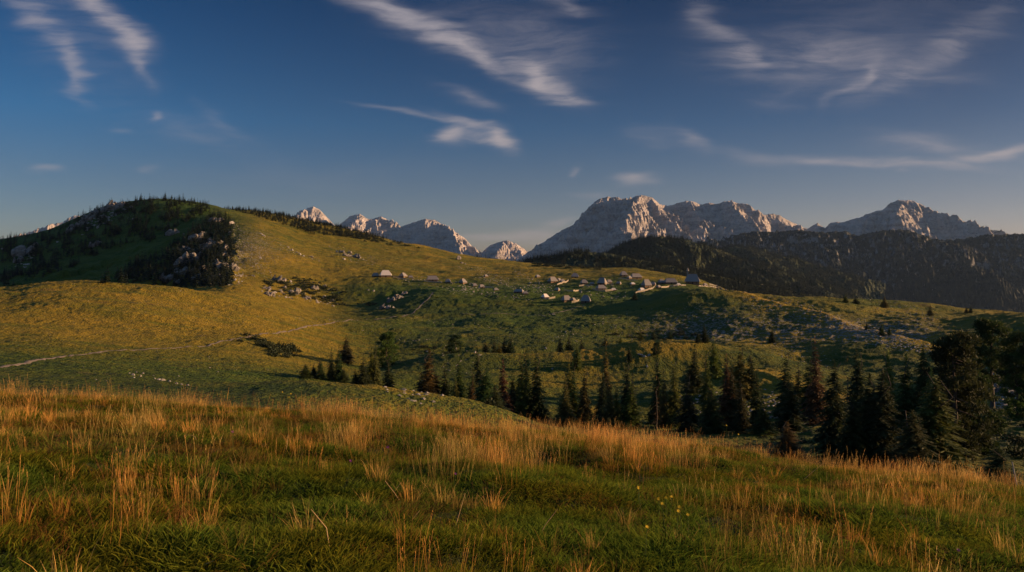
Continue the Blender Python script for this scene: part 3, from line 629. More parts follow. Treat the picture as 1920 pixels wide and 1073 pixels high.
# ------------------------------------------------------------------ instancing for what nobody could count
def scatter(name, pts, rot, scl, protos, label, cat, idx=None, rots3=None):
    n = len(pts); me = bpy.data.meshes.new(name); me.vertices.add(n); me.vertices.foreach_set('co', np.asarray(pts, np.float32).ravel())
    r3 = np.zeros((n, 3), np.float32); r3[:, 2] = rot
    if rots3 is not None: r3 = np.asarray(rots3, np.float32)
    s = np.asarray(scl, np.float32)
    if s.ndim == 1: s = np.repeat(s[:, None], 3, 1)
    for an, v in (('rot', r3), ('scl', s)):
        a = me.attributes.new(an, 'FLOAT_VECTOR', 'POINT'); a.data.foreach_set('vector', v.ravel())
    a = me.attributes.new('pick', 'INT', 'POINT'); a.data.foreach_set('value', np.asarray(idx if idx is not None else np.random.default_rng(n).integers(0, len(protos), n), np.int32))
    o = link(name, me, label=label, cat=cat, kind='stuff')
    pc = bpy.data.collections.new(name+'_kinds')
    for i, pm in enumerate(protos):
        po = bpy.data.objects.new('%s_kind_%02d' % (name, i), pm); pc.objects.link(po)
    ng = bpy.data.node_groups.new(name+'_spread', 'GeometryNodeTree')
    ng.interface.new_socket('Geometry', in_out='INPUT', socket_type='NodeSocketGeometry'); ng.interface.new_socket('Geometry', in_out='OUTPUT', socket_type='NodeSocketGeometry')
    N = ng.nodes; Lk = ng.links; gi = N.new('NodeGroupInput'); go = N.new('NodeGroupOutput')
    ip = N.new('GeometryNodeInstanceOnPoints'); ci = N.new('GeometryNodeCollectionInfo'); ci.inputs[0].default_value = pc
    ci.inputs['Separate Children'].default_value = True; ci.inputs['Reset Children'].default_value = True
    def na(nm, ty):
        q = N.new('GeometryNodeInputNamedAttribute'); q.data_type = ty; q.inputs[0].default_value = nm; return q.outputs[0]
    Lk.new(gi.outputs[0], ip.inputs['Points']); Lk.new(ci.outputs[0], ip.inputs['Instance']); ip.inputs['Pick Instance'].default_value = True
    Lk.new(na('pick', 'INT'), ip.inputs['Instance Index']); Lk.new(na('scl', 'FLOAT_VECTOR'), ip.inputs['Scale'])
    er = N.new('FunctionNodeEulerToRotation'); Lk.new(na('rot', 'FLOAT_VECTOR'), er.inputs[0]); Lk.new(er.outputs[0], ip.inputs['Rotation'])
    Lk.new(ip.outputs[0], go.inputs[0])
    md = o.modifiers.new('spread', 'NODES'); md.node_group = ng
    return o
def far_tree(seed, wh=7, nb=8, r=.26):
    g = np.random.default_rng(seed); C = []; DD = []; WW = []
    for i in range(wh):
        t = .1+.88*i/wh; rr_ = r*(1-t)**.8*(.75+.5*g.random())+.01
        for j in range(nb):
            a = j*6.283/nb+g.random(); dr = np.array([math.cos(a), math.sin(a), -.45]); C.append([0, 0, t+.06]); DD.append(dr*rr_*(.7+.5*g.random())); WW.append(np.array([-dr[1], dr[0], 0])*rr_*.42)
    C.append([0, 0, .8]); DD.append([0, 0, .2]); WW.append([.02, 0, 0])
    V, Fc = tris(np.array(C, float), np.array(DD, float), np.array(WW, float)); return np_mesh('far_tree', V, Fc, [M_WILD], False)
def bush_mesh(seed, n=170, m=None):
    g = np.random.default_rng(seed); v = g.normal(size=(n, 3)); v /= np.linalg.norm(v, axis=1)[:, None]; v[:, 2] = np.abs(v[:, 2])
    q = v*(.25+.28*g.random((n, 1)))*np.array([1, 1, .8]); q *= 1+.3*np.sin(v[:, :1]*7+seed)
    dv = v*.5+g.normal(size=(n, 3))*.6; dv /= np.linalg.norm(dv, axis=1)[:, None]; l = .09+.08*g.random((n, 1)); w = np.cross(dv, g.normal(size=(n, 3))); w /= np.linalg.norm(w, axis=1)[:, None]
    V, Fc = tris(q, dv*l, w*l*.45); return np_mesh('bush', V, Fc, [m or M_SCRUB], False)
FT = [far_tree(s) for s in range(60, 65)]; BU = [bush_mesh(s) for s in range(70, 74)]
rf = random.Random(77)
def poly_pts(poly, n, holes=()):
    xs = [p[0] for p in poly]; ys = [p[1] for p in poly]; out = []; t = 0
    while len(out) < n and t < n*30:
        t += 1; u = rf.uniform(min(xs), max(xs)); v = rf.uniform(min(ys), max(ys))
        if not inpoly(u, v, poly) or any(inpoly(u, v, h) for h in holes): continue
        q = vis(u, v)
        if q: out.append((q[0]+rf.uniform(-3, 3), q[1]+rf.uniform(-5, 5), u, v))
    return out
clear1 = [(95,520),(120,490),(170,478),(215,470),(300,455),(345,425),(385,405),(405,400),(400,410),(345,445),(280,482),(235,505),(200,530)]
F1 = [(0,448),(60,448),(100,440),(130,425),(160,402),(200,383),(250,372),(330,367),(372,377),(408,397),(380,402),(345,418),(325,432),(300,452),(250,455),(215,465),(180,480),(130,505),(60,525),(0,540)]
F2 = [(195,532),(240,503),(290,478),(330,455),(352,437),(400,402),(414,402),(430,420),(438,470),(436,500),(428,540),(380,542),(300,533)]
F3 = [(420,391),(450,392),(500,391),(560,402),(610,412),(660,425),(700,442),(740,452),(700,452),(650,445),(590,440),(540,425),(500,412),(450,398)]
far = []
far += [(x, y, rf.uniform(6, 12)) for x, y, u, v in poly_pts(F1, 2300) if pn(np.array([u/28.]), np.array([v/13.]), 9)[0] > -.05]
far += [(x, y, rf.uniform(7, 13)) for x, y, u, v in poly_pts(F2, 900)]
far += [(x, y, rf.uniform(4, 9)) for x, y, u, v in poly_pts([(395,405),(420,400),(440,420),(445,470),(438,540),(330,540),(340,450)], 260)]
far += [(x, y, rf.uniform(5, 8.5)) for x, y, u, v in poly_pts(F3, 750)]
for k in range(420):      # tops of the wood on the far side of the crest
    u = rf.uniform(418, 700); d = rf.uniform(1150, 1290); far.append(((u-CU)/F*d, d, rf.uniform(5, 8)))
for k in range(160):
    u = rf.uniform(0, 380); d = rf.uniform(1040, 1080); far.append(((u-CU)/F*d, d, rf.uniform(4, 8)))
for k in range(60):
    u = rf.uniform(880, 1000); d = rf.uniform(1060, 1140); far.append(((u-CU)/F*d, d, rf.uniform(4, 7)))
P2 = np.array([(x, y) for x, y, h in far]); hz = ground_z(P2[:, 0], P2[:, 1]); pts = np.c_[P2, hz-.3]; H = np.array([h for *_, h in far])*np.random.default_rng(3).choice([.45, .7, 1., 1.15], len(far))
ra = np.random.default_rng(9)
scatter('forest', pts, ra.random(len(pts))*6.28, np.c_[6+H*.5, 6+H*.5, H], FT, 'dark spruce and dwarf pine wood covering the hill on the left', 'forest')
# the wood behind the village: standing on the knoll; find heights from the knoll mesh
kv = np.empty(len(KNO.data.vertices)*3, np.float32); KNO.data.vertices.foreach_get('co', kv); kv = kv.reshape(-1, 3)
ku = kv[:, 0]/kv[:, 1]*F+CU
def kz(u, d):
    nu, nd = 420, 160; iu = int(np.clip((u-900)/(1600-900)*(nu-1), 0, nu-1)); Dm = KN3[:, 1].mean(); jd = int(np.clip((d-(Dm-330))/580*(nd-1), 0, nd-1)); return float(kv[jd*nu+iu, 2])
fk = []
for k in range(5200):
    u = rf.uniform(930, 1590); cr = float(np.interp(u, [p[0] for p in KN], [p[2] for p in KN])); d = cr+rf.uniform(-255, 60)
    if pn(np.array([u/34.]), np.array([d/60.]), 5)[0] > .25 and u < 1300: continue
    if 1075 < u < 1180 and d > cr-60 and rf.random() < .92 and u > 1105: continue
    fk.append(((u-CU)/F*d, d, kz(u, d)-.5, rf.uniform(7, 13)))
fk = np.array(fk)
scatter('forest', fk[:, :3], ra.random(len(fk))*6.28, np.c_[fk[:, 3]*1.1, fk[:, 3]*1.1, fk[:, 3]], FT, 'dark spruce wood behind the herders village', 'forest')
def hill_wood(o, n, uw, zmin, h0, h1, label, seed):
    g = np.random.default_rng(seed); v = np.empty(len(o.data.vertices)*3, np.float32); o.data.vertices.foreach_get('co', v); v = v.reshape(-1, 3)
    u = v[:, 0]/v[:, 1]*F+CU; w = (HV-v[:, 2]/v[:, 1]*F); k = np.where((u > uw[0]) & (u < uw[1]) & (w < zmin))[0]; k = g.choice(k, n)
    p = v[k].copy(); p[:, :2] += g.normal(size=(n, 2))*3
    m = fbm(p[:, 0]/90, p[:, 1]/90, 3, seed) < .34; p = p[m]; h = h0+(h1-h0)*g.random(len(p)); p[:, 2] -= .5
    scatter('forest', p, g.random(len(p))*6.28, np.c_[h*1.1, h*1.1, h], FT, label, 'forest')
hill_wood(HILL1, 16000, (1090, 1600), 580, 9, 15, 'spruce forest covering the rounded dark hill below the big limestone mountain', 301)
hill_wood(HILL2, 9000, (1300, 1620), 580, 11, 18, 'spruce forest on the farther dark hill between mountain and scarp', 302)
# scrub: dwarf pine and juniper on the slopes
sc_ = []
for poly, n, h0, h1 in ([[(495,530),(560,520),(640,545),(650,575),(560,560),(500,550)], 120, 1.5, 3.5], [[(600,430),(660,440),(750,455),(800,470),(760,462),(690,455)], 60, 2, 4],
                        [[(500,640),(545,645),(545,675),(510,668)], 26, 1.6, 3.], [[(560,530),(600,520),(590,545)], 20, 1.5, 3], [[(470,625),(495,630),(490,655),(472,648)], 14, 1.5, 2.5],
                        [[(660,560),(720,570),(690,580)], 14, 1, 2], [[(1280,745),(1440,745),(1440,800),(1290,800)], 18, 1., 2.2], [[(760,735),(1250,760),(1250,780),(780,760)], 12, .6, 1.4],
                        [[(1440,770),(1900,760),(1900,860),(1440,830)], 60, .8, 1.8], [[(780,650),(850,655),(850,665),(790,668)], 14, 1, 2], [[(1150,625),(1330,620),(1330,640),(1150,638)], 30, 1, 2.2], [[(900,500),(1000,500),(1100,560),(1300,600),(1500,640),(1400,640),(1000,600),(800,560)], 40, .7, 1.4],
                        [[(990,488),(1000,486),(1130,503),(1130,507),(1000,500)], 60, 2, 4]):
    sc_ += [(x, y, rf.uniform(h0, h1)) for x, y, u, v in poly_pts(poly, n)]
P2 = np.array(sc_); pts = np.c_[P2[:, :2], ground_z(P2[:, 0], P2[:, 1])-.1]
scatter('scrub', pts, ra.random(len(pts))*6.28, np.c_[P2[:, 2]*1.5, P2[:, 2]*1.5, P2[:, 2]*1.5], BU, 'low dark dwarf pine and juniper scrub spread over the slopes', 'scrub')

# ------------------------------------------------------------------ limestone
M_ROCK = rock_mat('limestone', (.40, .36, .32), (.10, .092, .082), 1.0, bd=.4)
M_CRAG = rock_mat('crag_limestone', (.34, .30, .265), (.045, .045, .04), 3., bd=1.8)  # deep dark mottling stands in for shadowed gaps between the crags
def rock_mesh(seed, tall=1., m=None, sub=3):
    bm = bmesh.new(); bmesh.ops.create_icosphere(bm, subdivisions=sub, radius=.5)
    g = np.random.default_rng(seed); pl = [(Vector(g.normal(size=3)).normalized(), g.uniform(.24, .42)) for _ in range(13)]
    for v in bm.verts:
        co = v.co.copy()
        for n, d in pl:
            e = co.dot(n)-d
            if e > 0: co -= n*e
        k = 1+.16*float(pn(np.array([co.x*4+seed]), np.array([co.y*4+co.z*5]), seed)[0])
        v.co = Vector((co.x*k, co.y*k*.85, co.z*k*tall))
    me = bpy.data.meshes.new('rock'); bm.to_mesh(me); bm.free(); me.materials.append(m or M_ROCK)
    return me
def crag_mesh(seed, n=8):
    """a craggy outcrop: leaning pinnacles grown together"""
    rg = random.Random(seed); bm = bmesh.new()
    for i in range(n):
        t = bmesh.new(); bmesh.ops.create_icosphere(t, subdivisions=2, radius=.5)
        g = np.random.default_rng(seed*50+i); pl = [(Vector(g.normal(size=3)).normalized(), g.uniform(.2, .4)) for _ in range(10)]
        w = rg.uniform(.4, .85); hh = rg.uniform(.35, .85); ox = rg.uniform(-.42, .42); oy = rg.uniform(-.25, .25); hh *= 1-.6*abs(ox)
        for v in t.verts:
            co = v.co.copy()
            for nn, d in pl:
                e = co.dot(nn)-d
                if e > 0: co -= nn*e
            kk = 1+.25*float(pn(np.array([co.x*5+i]), np.array([co.y*4+co.z*6]), seed)[0]); v.co = Vector((co.x*w*kk+ox+co.z*.25, co.y*w*kk+oy, co.z*kk*hh*1.25+hh*.25))
        tm = bpy.data.meshes.new('t'); t.to_mesh(tm); t.free(); bm.from_mesh(tm); bpy.data.meshes.remove(tm)
    me = bpy.data.meshes.new('crag'); bm.to_mesh(me); bm.free(); me.materials.append(M_CRAG); return me
RK = [rock_mesh(s, .75) for s in range(80, 86)]; CR = [crag_mesh(s) for s in range(90, 95)]
rr2 = random.Random(12)
def put_rock(u, v, wpx, k, label, group, sink=.25, hs=1., name='limestone_rock', cat='rock', d=None):
    if d is None:
        q = vis(u, v)
        if q is None: return
        x, d = q
    else: x = (u-CU)/F*d
    w = wpx*d/F; me = (CR if k == 'c' else RK)[rr2.randrange(5)]
    o = link(name, me, label=label, cat=cat, group=group)
    o.location = (x, d, gz(x, d)-sink*w*.3); o.rotation_euler = (rr2.uniform(-.3, .3), rr2.uniform(-.35, .35), rr2.uniform(-.9, .9) if k == 'c' else rr2.uniform(0, 6.28))
    kx = (1.1, .95) if 'nose' in group else (1, 1)
    o.scale = (w*kx[0], w*.8, w*hs*kx[1]*rr2.uniform(.85, 1.3)); return o
def rocks(L_, where, group, name='limestone_rock', cat='rock', hs=1.):
    L_ = sorted(L_)
    for i, r_ in enumerate(L_):
        rel = 'leftmost' if i == 0 else 'rightmost' if i == len(L_)-1 else (ORD[i+1] if i+1 < len(ORD) else '')+' from left'
        u, v, w, k = r_[:4]
        big = 'large' if w > 22 else 'small' if w < 11 else 'mid-sized'
        put_rock(u, v, w, k, f"{big} pale {'craggy outcrop' if k == 'c' else 'boulder'} {where}, {rel}", group, hs=r_[4] if len(r_) > 4 else hs, name='rock_outcrop' if k == 'c' else 'limestone_rock', cat='rock outcrop' if k == 'c' else 'boulder')
rocks([(407,416,22,'c',.9),(383,440,16,'c',1.),(397,455,18,'c',1.1),(412,457,16,'c',1.),(371,452,24,'c',1.1),(386,468,26,'c',1.1),(323,441,18,'c',1.2),(312,530,24,'c',1.2),(330,534,16,'c'),(390,508,24,'c',1.1),(406,500,26,'c',1.2),(427,502,28,'c',1.2),(402,524,20,'c'),(352,472,26,'c',1.2),(350,498,30,'c',1.1),(361,510,24,'c'),(370,488,26,'c',1.1),(435,420,18,'r'),(432,437,12,'r'),(340,515,24,'c',1.3),(420,470,18,'c'),(415,482,20,'c'),(372,525,18,'c')],
      'on the rocky nose', 'outcrops on the rocky nose')
rocks([(45,478,32,'c',1.3),(36,492,18,'c'),(178,462,20,'c',1.2),(188,455,10,'r'),(217,392,32,'c',.9),(235,384,16,'c'),(187,400,22,'c'),(170,412,20,'c'),(140,428,16,'c'),(204,411,9,'r'),(184,428,9,'r'),(250,412,7,'r'),(66,462,16,'c'),(5,467,8,'r'),(108,455,8,'r'),(157,418,16,'c'),(148,424,14,'c'),(163,410,18,'c'),(178,404,18,'c'),(209,389,22,'c'),(226,386,20,'c'),(194,408,14,'c'),(132,434,14,'c'),(200,395,18,'c'),(310,368,10,'c'),(325,368,8,'c')],
      "on the left hill's shaded flank", 'outcrops on the shaded hill')
rocks([(500,542,15,'c'),(505,556,16,'c'),(519,528,18,'c',1.2),(530,528,12,'c',1.3),(533,542,9,'c'),(554,552,24,'c',1.1),(575,560,12,'c'),(590,543,12,'c',1.3),(608,538,8,'c'),(622,566,8,'c'),(606,560,8,'r'),(475,518,10,'r'),(545,530,9,'r'),(722,578,18,'c',1.2),(733,566,16,'c'),(746,560,22,'c',1.),(758,552,12,'c'),(700,548,8,'r'),(690,545,8,'r'),(738,578,8,'r')],
      'around the shaded bowl', 'outcrops around the shaded bowl')
rocks([(250,704,12,'r'),(262,706,10,'r'),(243,700,8,'r'),(298,713,12,'r'),(306,714,16,'r'),(318,716,12,'r'),(330,720,9,'r'),(340,722,9,'r'),(352,724,8,'r'),(268,701,7,'r'),(290,711,8,'r'),(256,699,6,'r')],
      'behind the left meadow edge', 'rocks behind the left meadow edge')
rocks([(1205,667,26,'r',.45),(1216,666,14,'r',.5),(1023,655,8,'r'),(900,668,10,'r'),(892,662,8,'r'),(855,655,5,'r'),(800,660,6,'r'),(1213,690,8,'r'),(1035,693,8,'r'),(1038,590,14,'r',.5)],
      'among the trees of the hollow', 'rocks in the hollow')
rocks([(1885,712,30,'c',.9),(1902,695,30,'c',.8),(1870,735,26,'c',.8),(1895,740,30,'c',.8),(1915,688,22,'c'),(1865,708,18,'c'),(1878,752,18,'r'),(1912,735,20,'c'),(1890,727,20,'c'),(1917,715,20,'c')],
      'in the right edge crag', 'outcrops of the crag at the right edge')
rocks([(1872,918,13,'r',.6),(1886,922,9,'r',.6),(1868,925,6,'r'),(1840,790,10,'r',.5),(1855,795,8,'r',.5),(1915,826,10,'r',.5),(1880,838,6,'r',.5),(1908,905,5,'r')],
      'on the lower right grass slope', 'rocks on the lower right slope')
rocks([(1560,553,12,'c',.8),(1575,554,10,'c',.7),(1645,555,14,'c',.9),(1652,557,18,'c',.8),(1665,560,12,'c',.7),(1625,558,10,'r'),(1680,562,9,'c'),(1548,552,8,'c'),(1612,553,7,'c')],
      'on the sunlit ridge skyline', 'outcrops on the ridge skyline')
rocks([(859,487,10,'c',1.8),(865,494,7,'c'),(872,496,6,'r'),(640,474,10,'c'),(650,481,16,'c',.8),(663,482,18,'c',.8),(672,485,12,'c'),(655,476,9,'c'),(632,473,9,'r'),(645,487,8,'r'),(680,487,8,'r'),(540,465,8,'r'),(548,470,9,'r'),(556,474,8,'r'),(562,478,9,'r'),(569,481,9,'r'),(489,485,7,'r'),(490,440,10,'r'),(494,443,8,'r'),(583,484,7,'c')],
      'on the slope above the village', 'rocks on the slope above the village')
# rubble: small stones in fields
rub = []
def rubble(poly, n, s0, s1):
    for x, y, u, v in poly_pts(poly, n): 
        rub.append((x, y, rf.uniform(s0, s1)**1.))
rubble([(430,420),(445,420),(470,470),(500,500),(480,505),(440,470)], 130, .5, 1.5)
rubble([(340,440),(400,405),(438,420),(440,540),(300,535)], 90, 1.0, 3.)
rubble([(150,420),(240,380),(250,390),(160,440)], 90, 1.5, 5)
rubble([(30,460),(60,465),(60,500),(28,505)], 25, 2, 5)
rubble([(480,540),(640,560),(620,575),(490,555)], 60, .8, 2.5)
rubble([(425,530),(450,508),(462,512),(440,535)], 50, .8, 2.2)
rubble([(470,500),(640,540),(640,560),(480,520)], 60, .5, 1.4)
rubble([(600,455),(700,480),(720,500),(640,490)], 110, .5, 1.4)
rubble([(520,455),(600,485),(600,495),(530,468)], 60, .5, 1.4)
rubble([(850,500),(900,500),(960,530),(1030,545),(1000,550),(900,525)], 240, .5, 1.5)
rubble([(960,505),(1030,535),(1030,548),(975,525)], 80, .6, 1.6)
rubble([(700,520),(780,525),(900,550),(990,560),(960,562),(850,550),(760,530)], 110, .4, 1.2)
rubble([(1000,640),(1130,590),(1300,570),(1450,600),(1500,650),(1300,640),(1100,640)], 420, .25, .9)
rubble([(1380,545),(1480,560),(1560,585),(1640,610),(1760,660),(1600,640),(1480,600),(1400,575)], 620, .3, 1.1)
rubble([(1550,600),(1740,640),(1760,665),(1650,650),(1560,620)], 300, .3, 1.)
rubble([(1260,740),(1450,735),(1560,770),(1540,795),(1300,780)], 420, .25, .9)
rubble([(1440,620),(1560,660),(1540,700),(1440,660)], 120, .25, .7)
rubble([(1620,560),(1720,575),(1760,600),(1700,600),(1640,575)], 120, .3, 1.)
rubble([(760,590),(1000,600),(1000,640),(760,640)], 130, .2, .7)
rubble([(640,580),(800,640),(780,660),(640,610)], 60, .2, .6)
rubble([(860,540),(1000,560),(1000,566),(870,552)], 50, .5, 1.4)
rubble([(1000,530),(1060,525),(1240,545),(1180,560),(1010,566)], 130, .4, 1.5)
rubble([(850,530),(890,530),(900,548),(855,545)], 40, .8, 2.4)
rubble([(735,515),(830,522),(830,532),(740,526)], 45, .6, 1.8)
rubble([(200,560),(480,620),(560,600),(300,540)], 70, .15, .45)
rubble([(0,560),(200,540),(600,700),(100,720)], 70, .15, .4)
rubble([(1840,690),(1920,680),(1920,760),(1840,770)], 160, .3, 1.1)
rubble([(1830,770),(1920,760),(1920,900),(1830,860)], 40, .1, .35)
rubble([(560,600),(600,590),(640,600),(600,612)], 40, .25, .6)
rubble([(800,640),(880,645),(900,700),(820,700)], 40, .2, .6)
rubble([(1340,535),(1390,545),(1330,540)], 60, .5, 1.)
rubble([(760,725),(800,735),(800,745),(750,740)], 40, .25, .6)
P2 = np.array(rub); pts = np.c_[P2[:, :2], ground_z(P2[:, 0], P2[:, 1])]; S3 = P2[:, 2]
scatter('rubble', pts, ra.random(len(pts))*6.28, np.c_[S3*1.5, S3*1.2, S3*(.6+.5*ra.random(len(S3)))], RK, 'small pale limestone rubble strewn over the alpine pasture', 'rubble')

# ------------------------------------------------------------------ paths
M_PATH, b_, p_ = mat('trodden_gravel'); b_.l.new(b_.ramp(b_.noise(pos(b_), 1.2, 4), [(.3, (.11, .085, .06)), (.7, (.22, .18, .14))]), p_.inputs['Base Color'])
def path(L_, w, name='path'):
    P3 = []
    for (u, v) in L_:
        q = vis(u, v)
        if q: P3.append(q)
    P3 = np.array(P3); s = np.r_[0, np.cumsum(np.hypot(*np.diff(P3, axis=0).T))]; t = np.linspace(0, s[-1], max(20, int(s[-1]/1.2)))
    px = smooth1(np.interp(t, s, P3[:, 0])[:, None], 4, 0)[:, 0]; py = smooth1(np.interp(t, s, P3[:, 1])[:, None], 4, 0)[:, 0]
    tx = np.gradient(px); ty = np.gradient(py); l = np.hypot(tx, ty)+1e-9; nx, ny = -ty/l, tx/l
    ww = w*(1+.3*pn(t/4, t*0, 3)); K = np.linspace(-1, 1, 5)
    X_ = px[:, None]+nx[:, None]*K*ww[:, None]/2; Y_ = py[:, None]+ny[:, None]*K*ww[:, None]/2
    Z_ = ground_z(X_, Y_)+.16-.12*np.abs(K)
    return link(name, grid_mesh(name, X_, Y_, Z_, [M_PATH]), kind='structure')
path([(-30,698),(0,689),(40,683),(80,674),(130,667),(180,661),(250,657),(330,654),(385,650),(410,641),(440,636),(480,629),(530,624),(575,614),(610,608),(650,603),(672,601)], 1.05)
path([(697,601),(715,598),(740,594),(770,589)], 1.6)
path([(770,589),(790,572),(805,560),(812,548)], 1.2)
path([(860,590),(900,590),(950,589),(1010,590),(1025,594)], 1.0)
path([(1025,592),(1050,586),(1080,577),(1100,571)], 1.2)
# ------------------------------------------------------------------ the herders' village
M_SHING, b_, p_ = mat('weathered_shingle'); P_ = b_.n.new('ShaderNodeTexCoord').outputs['Object']
b_.l.new(b_.mix(b_.noise(b_.mapping(P_, scale=(3, 3, 1)), 2.5, 4, .6), (.13, .118, .11), (.35, .315, .285)), p_.inputs['Base Color'])
bump(b_, p_, b_.math('FRACT', b_.math('MULTIPLY', b_.n.new('ShaderNodeSeparateXYZ').outputs[2], 1.)), .05)
M_SHINL, b_, p_ = mat('sunlit_shingle'); P_ = b_.n.new('ShaderNodeTexCoord').outputs['Object']
b_.l.new(b_.mix(b_.noise(P_, 2.5, 4, .6), (.50, .44, .38), (.70, .64, .58)), p_.inputs['Base Color'])  # lighter shingle copy, sunlight on the bright huts put into the colour
M_LOG, b_, p_ = mat('hut_timber'); P_ = b_.n.new('ShaderNodeTexCoord').outputs['Object']
b_.l.new(b_.mix(b_.noise(b_.mapping(P_, scale=(1, 1, 7)), 2., 3, .6), (.10, .065, .04), (.30, .20, .13)), p_.inputs['Base Color'])
M_DOOR, b_, p_ = mat('dark_door'); p_.inputs['Base Color'].default_value = (.03, .02, .015, 1)
M_RAIL, b_, p_ = mat('bleached_rail'); b_.l.new(b_.ramp(b_.noise(pos(b_), 2., 3), [(.3, (.30, .25, .19)), (.7, (.55, .47, .37))]), p_.inputs['Base Color'])
M_PANE, b_, p_ = mat('window_glass', .15, .5); p_.inputs['Base Color'].default_value = (.03, .035, .04, 1)
def box_bm(bm, x0, x1, y0, y1, z0, z1):
    r_ = bmesh.ops.create_cube(bm, size=1); 
    for v in r_['verts']: v.co = Vector(((x0+x1)/2+v.co.x*(x1-x0), (y0+y1)/2+v.co.y*(y1-y0), (z0+z1)/2+v.co.z*(z1-z0)))
def bm_me(bm, name, m):
    me = bpy.data.meshes.new(name); bm.normal_update(); bm.to_mesh(me); bm.free(); me.materials.append(m); return me
def hut_meshes(L=9., Wd=7., wall=1.7, rise=4.2, gab=.62, over=.9, light=False):
    """low log walls under a tall half-hipped shingle roof that comes down almost to the ground"""
    bm = bmesh.new(); box_bm(bm, -L/2, L/2, -Wd/2, Wd/2, -1.2, wall+.25); w = bm_me(bm, 'wall', M_LOG)
    a, c = L/2+over, Wd/2+over; ze = wall-.35; zr = wall+rise; rl = L/2*gab; zh = ze+(zr-ze)*.62; cx_ = L/2*.86; cc = c*.40
    bm = bmesh.new(); V = [(-a, -c*.86, ze), (-a*.9, -c, ze), (a*.9, -c, ze), (a, -c*.86, ze), (a, c*.86, ze), (a*.9, c, ze), (-a*.9, c, ze), (-a, c*.86, ze),
         (-cx_, -cc, zh), (cx_, -cc, zh), (cx_, cc, zh), (-cx_, cc, zh), (-rl, 0, zr), (rl, 0, zr)]
    vs = [bm.verts.new(v) for v in V]
    for f in ((1, 2, 9, 8), (2, 3, 9), (3, 4, 10, 9), (4, 5, 10), (5, 6, 11, 10), (6, 7, 11), (7, 0, 8, 11), (0, 1, 8), (8, 9, 13, 12), (10, 11, 12, 13), (9, 10, 13), (11, 8, 12), (7, 6, 5, 4, 3, 2, 1, 0)):
        bm.faces.new([vs[i] for i in f])
    bmesh.ops.recalc_face_normals(bm, faces=bm.faces); roof = bm_me(bm, 'roof', M_SHINL if light else M_SHING)
    bm = bmesh.new(); box_bm(bm, -rl-.15, rl+.15, -.12, .12, zr-.06, zr+.22); ridge = bm_me(bm, 'ridge_board', M_RAIL if light else M_LOG)
    bm = bmesh.new(); box_bm(bm, -.5, .5, -Wd/2-.06, -Wd/2+.02, -.2, 1.45); door = bm_me(bm, 'door', M_DOOR)
    wins = []
    for sx_ in (-1, 1):
        bm = bmesh.new(); box_bm(bm, sx_*L*.3-.35, sx_*L*.3+.35, -Wd/2-.05, -Wd/2+.02, .55, 1.2); wins.append(bm_me(bm, 'window', M_PANE))
    return dict(wall=w, roof=roof, ridge_board=ridge, door=door, wins=wins)
HT = [hut_meshes(), hut_meshes(8, 8, 1.5, 4.6, .45), hut_meshes(11, 7, 1.8, 3.6, .7), hut_meshes(9, 7.5, 1.9, 4.4, .6, light=True)]
def hut(u, v, wpx, k, rot, hs, label, name='herder_hut', cat='hut', d=None):
    if d is None: 
        q = vis(u, v)
        if q is None: return
        x, d = q
    else: x = (u-CU)/F*d
    s = 1.02*wpx*d/F/(10.8*abs(math.cos(R(rot)))+8.8*abs(math.sin(R(rot))))
    e = bpy.data.objects.new(name, None); COL.objects.link(e); e.location = (x, d, gz(x, d)+.15*s); e.rotation_euler = (0, 0, R(rot)); e.scale = (s, s, s*hs)
    tag(e, label, cat, 'huts of the herders village'); h = HT[k]
    for n in ('wall', 'roof', 'ridge_board', 'door'): link(n, h[n], e)
    for w_ in h['wins']: link('window', w_, e)
    return e
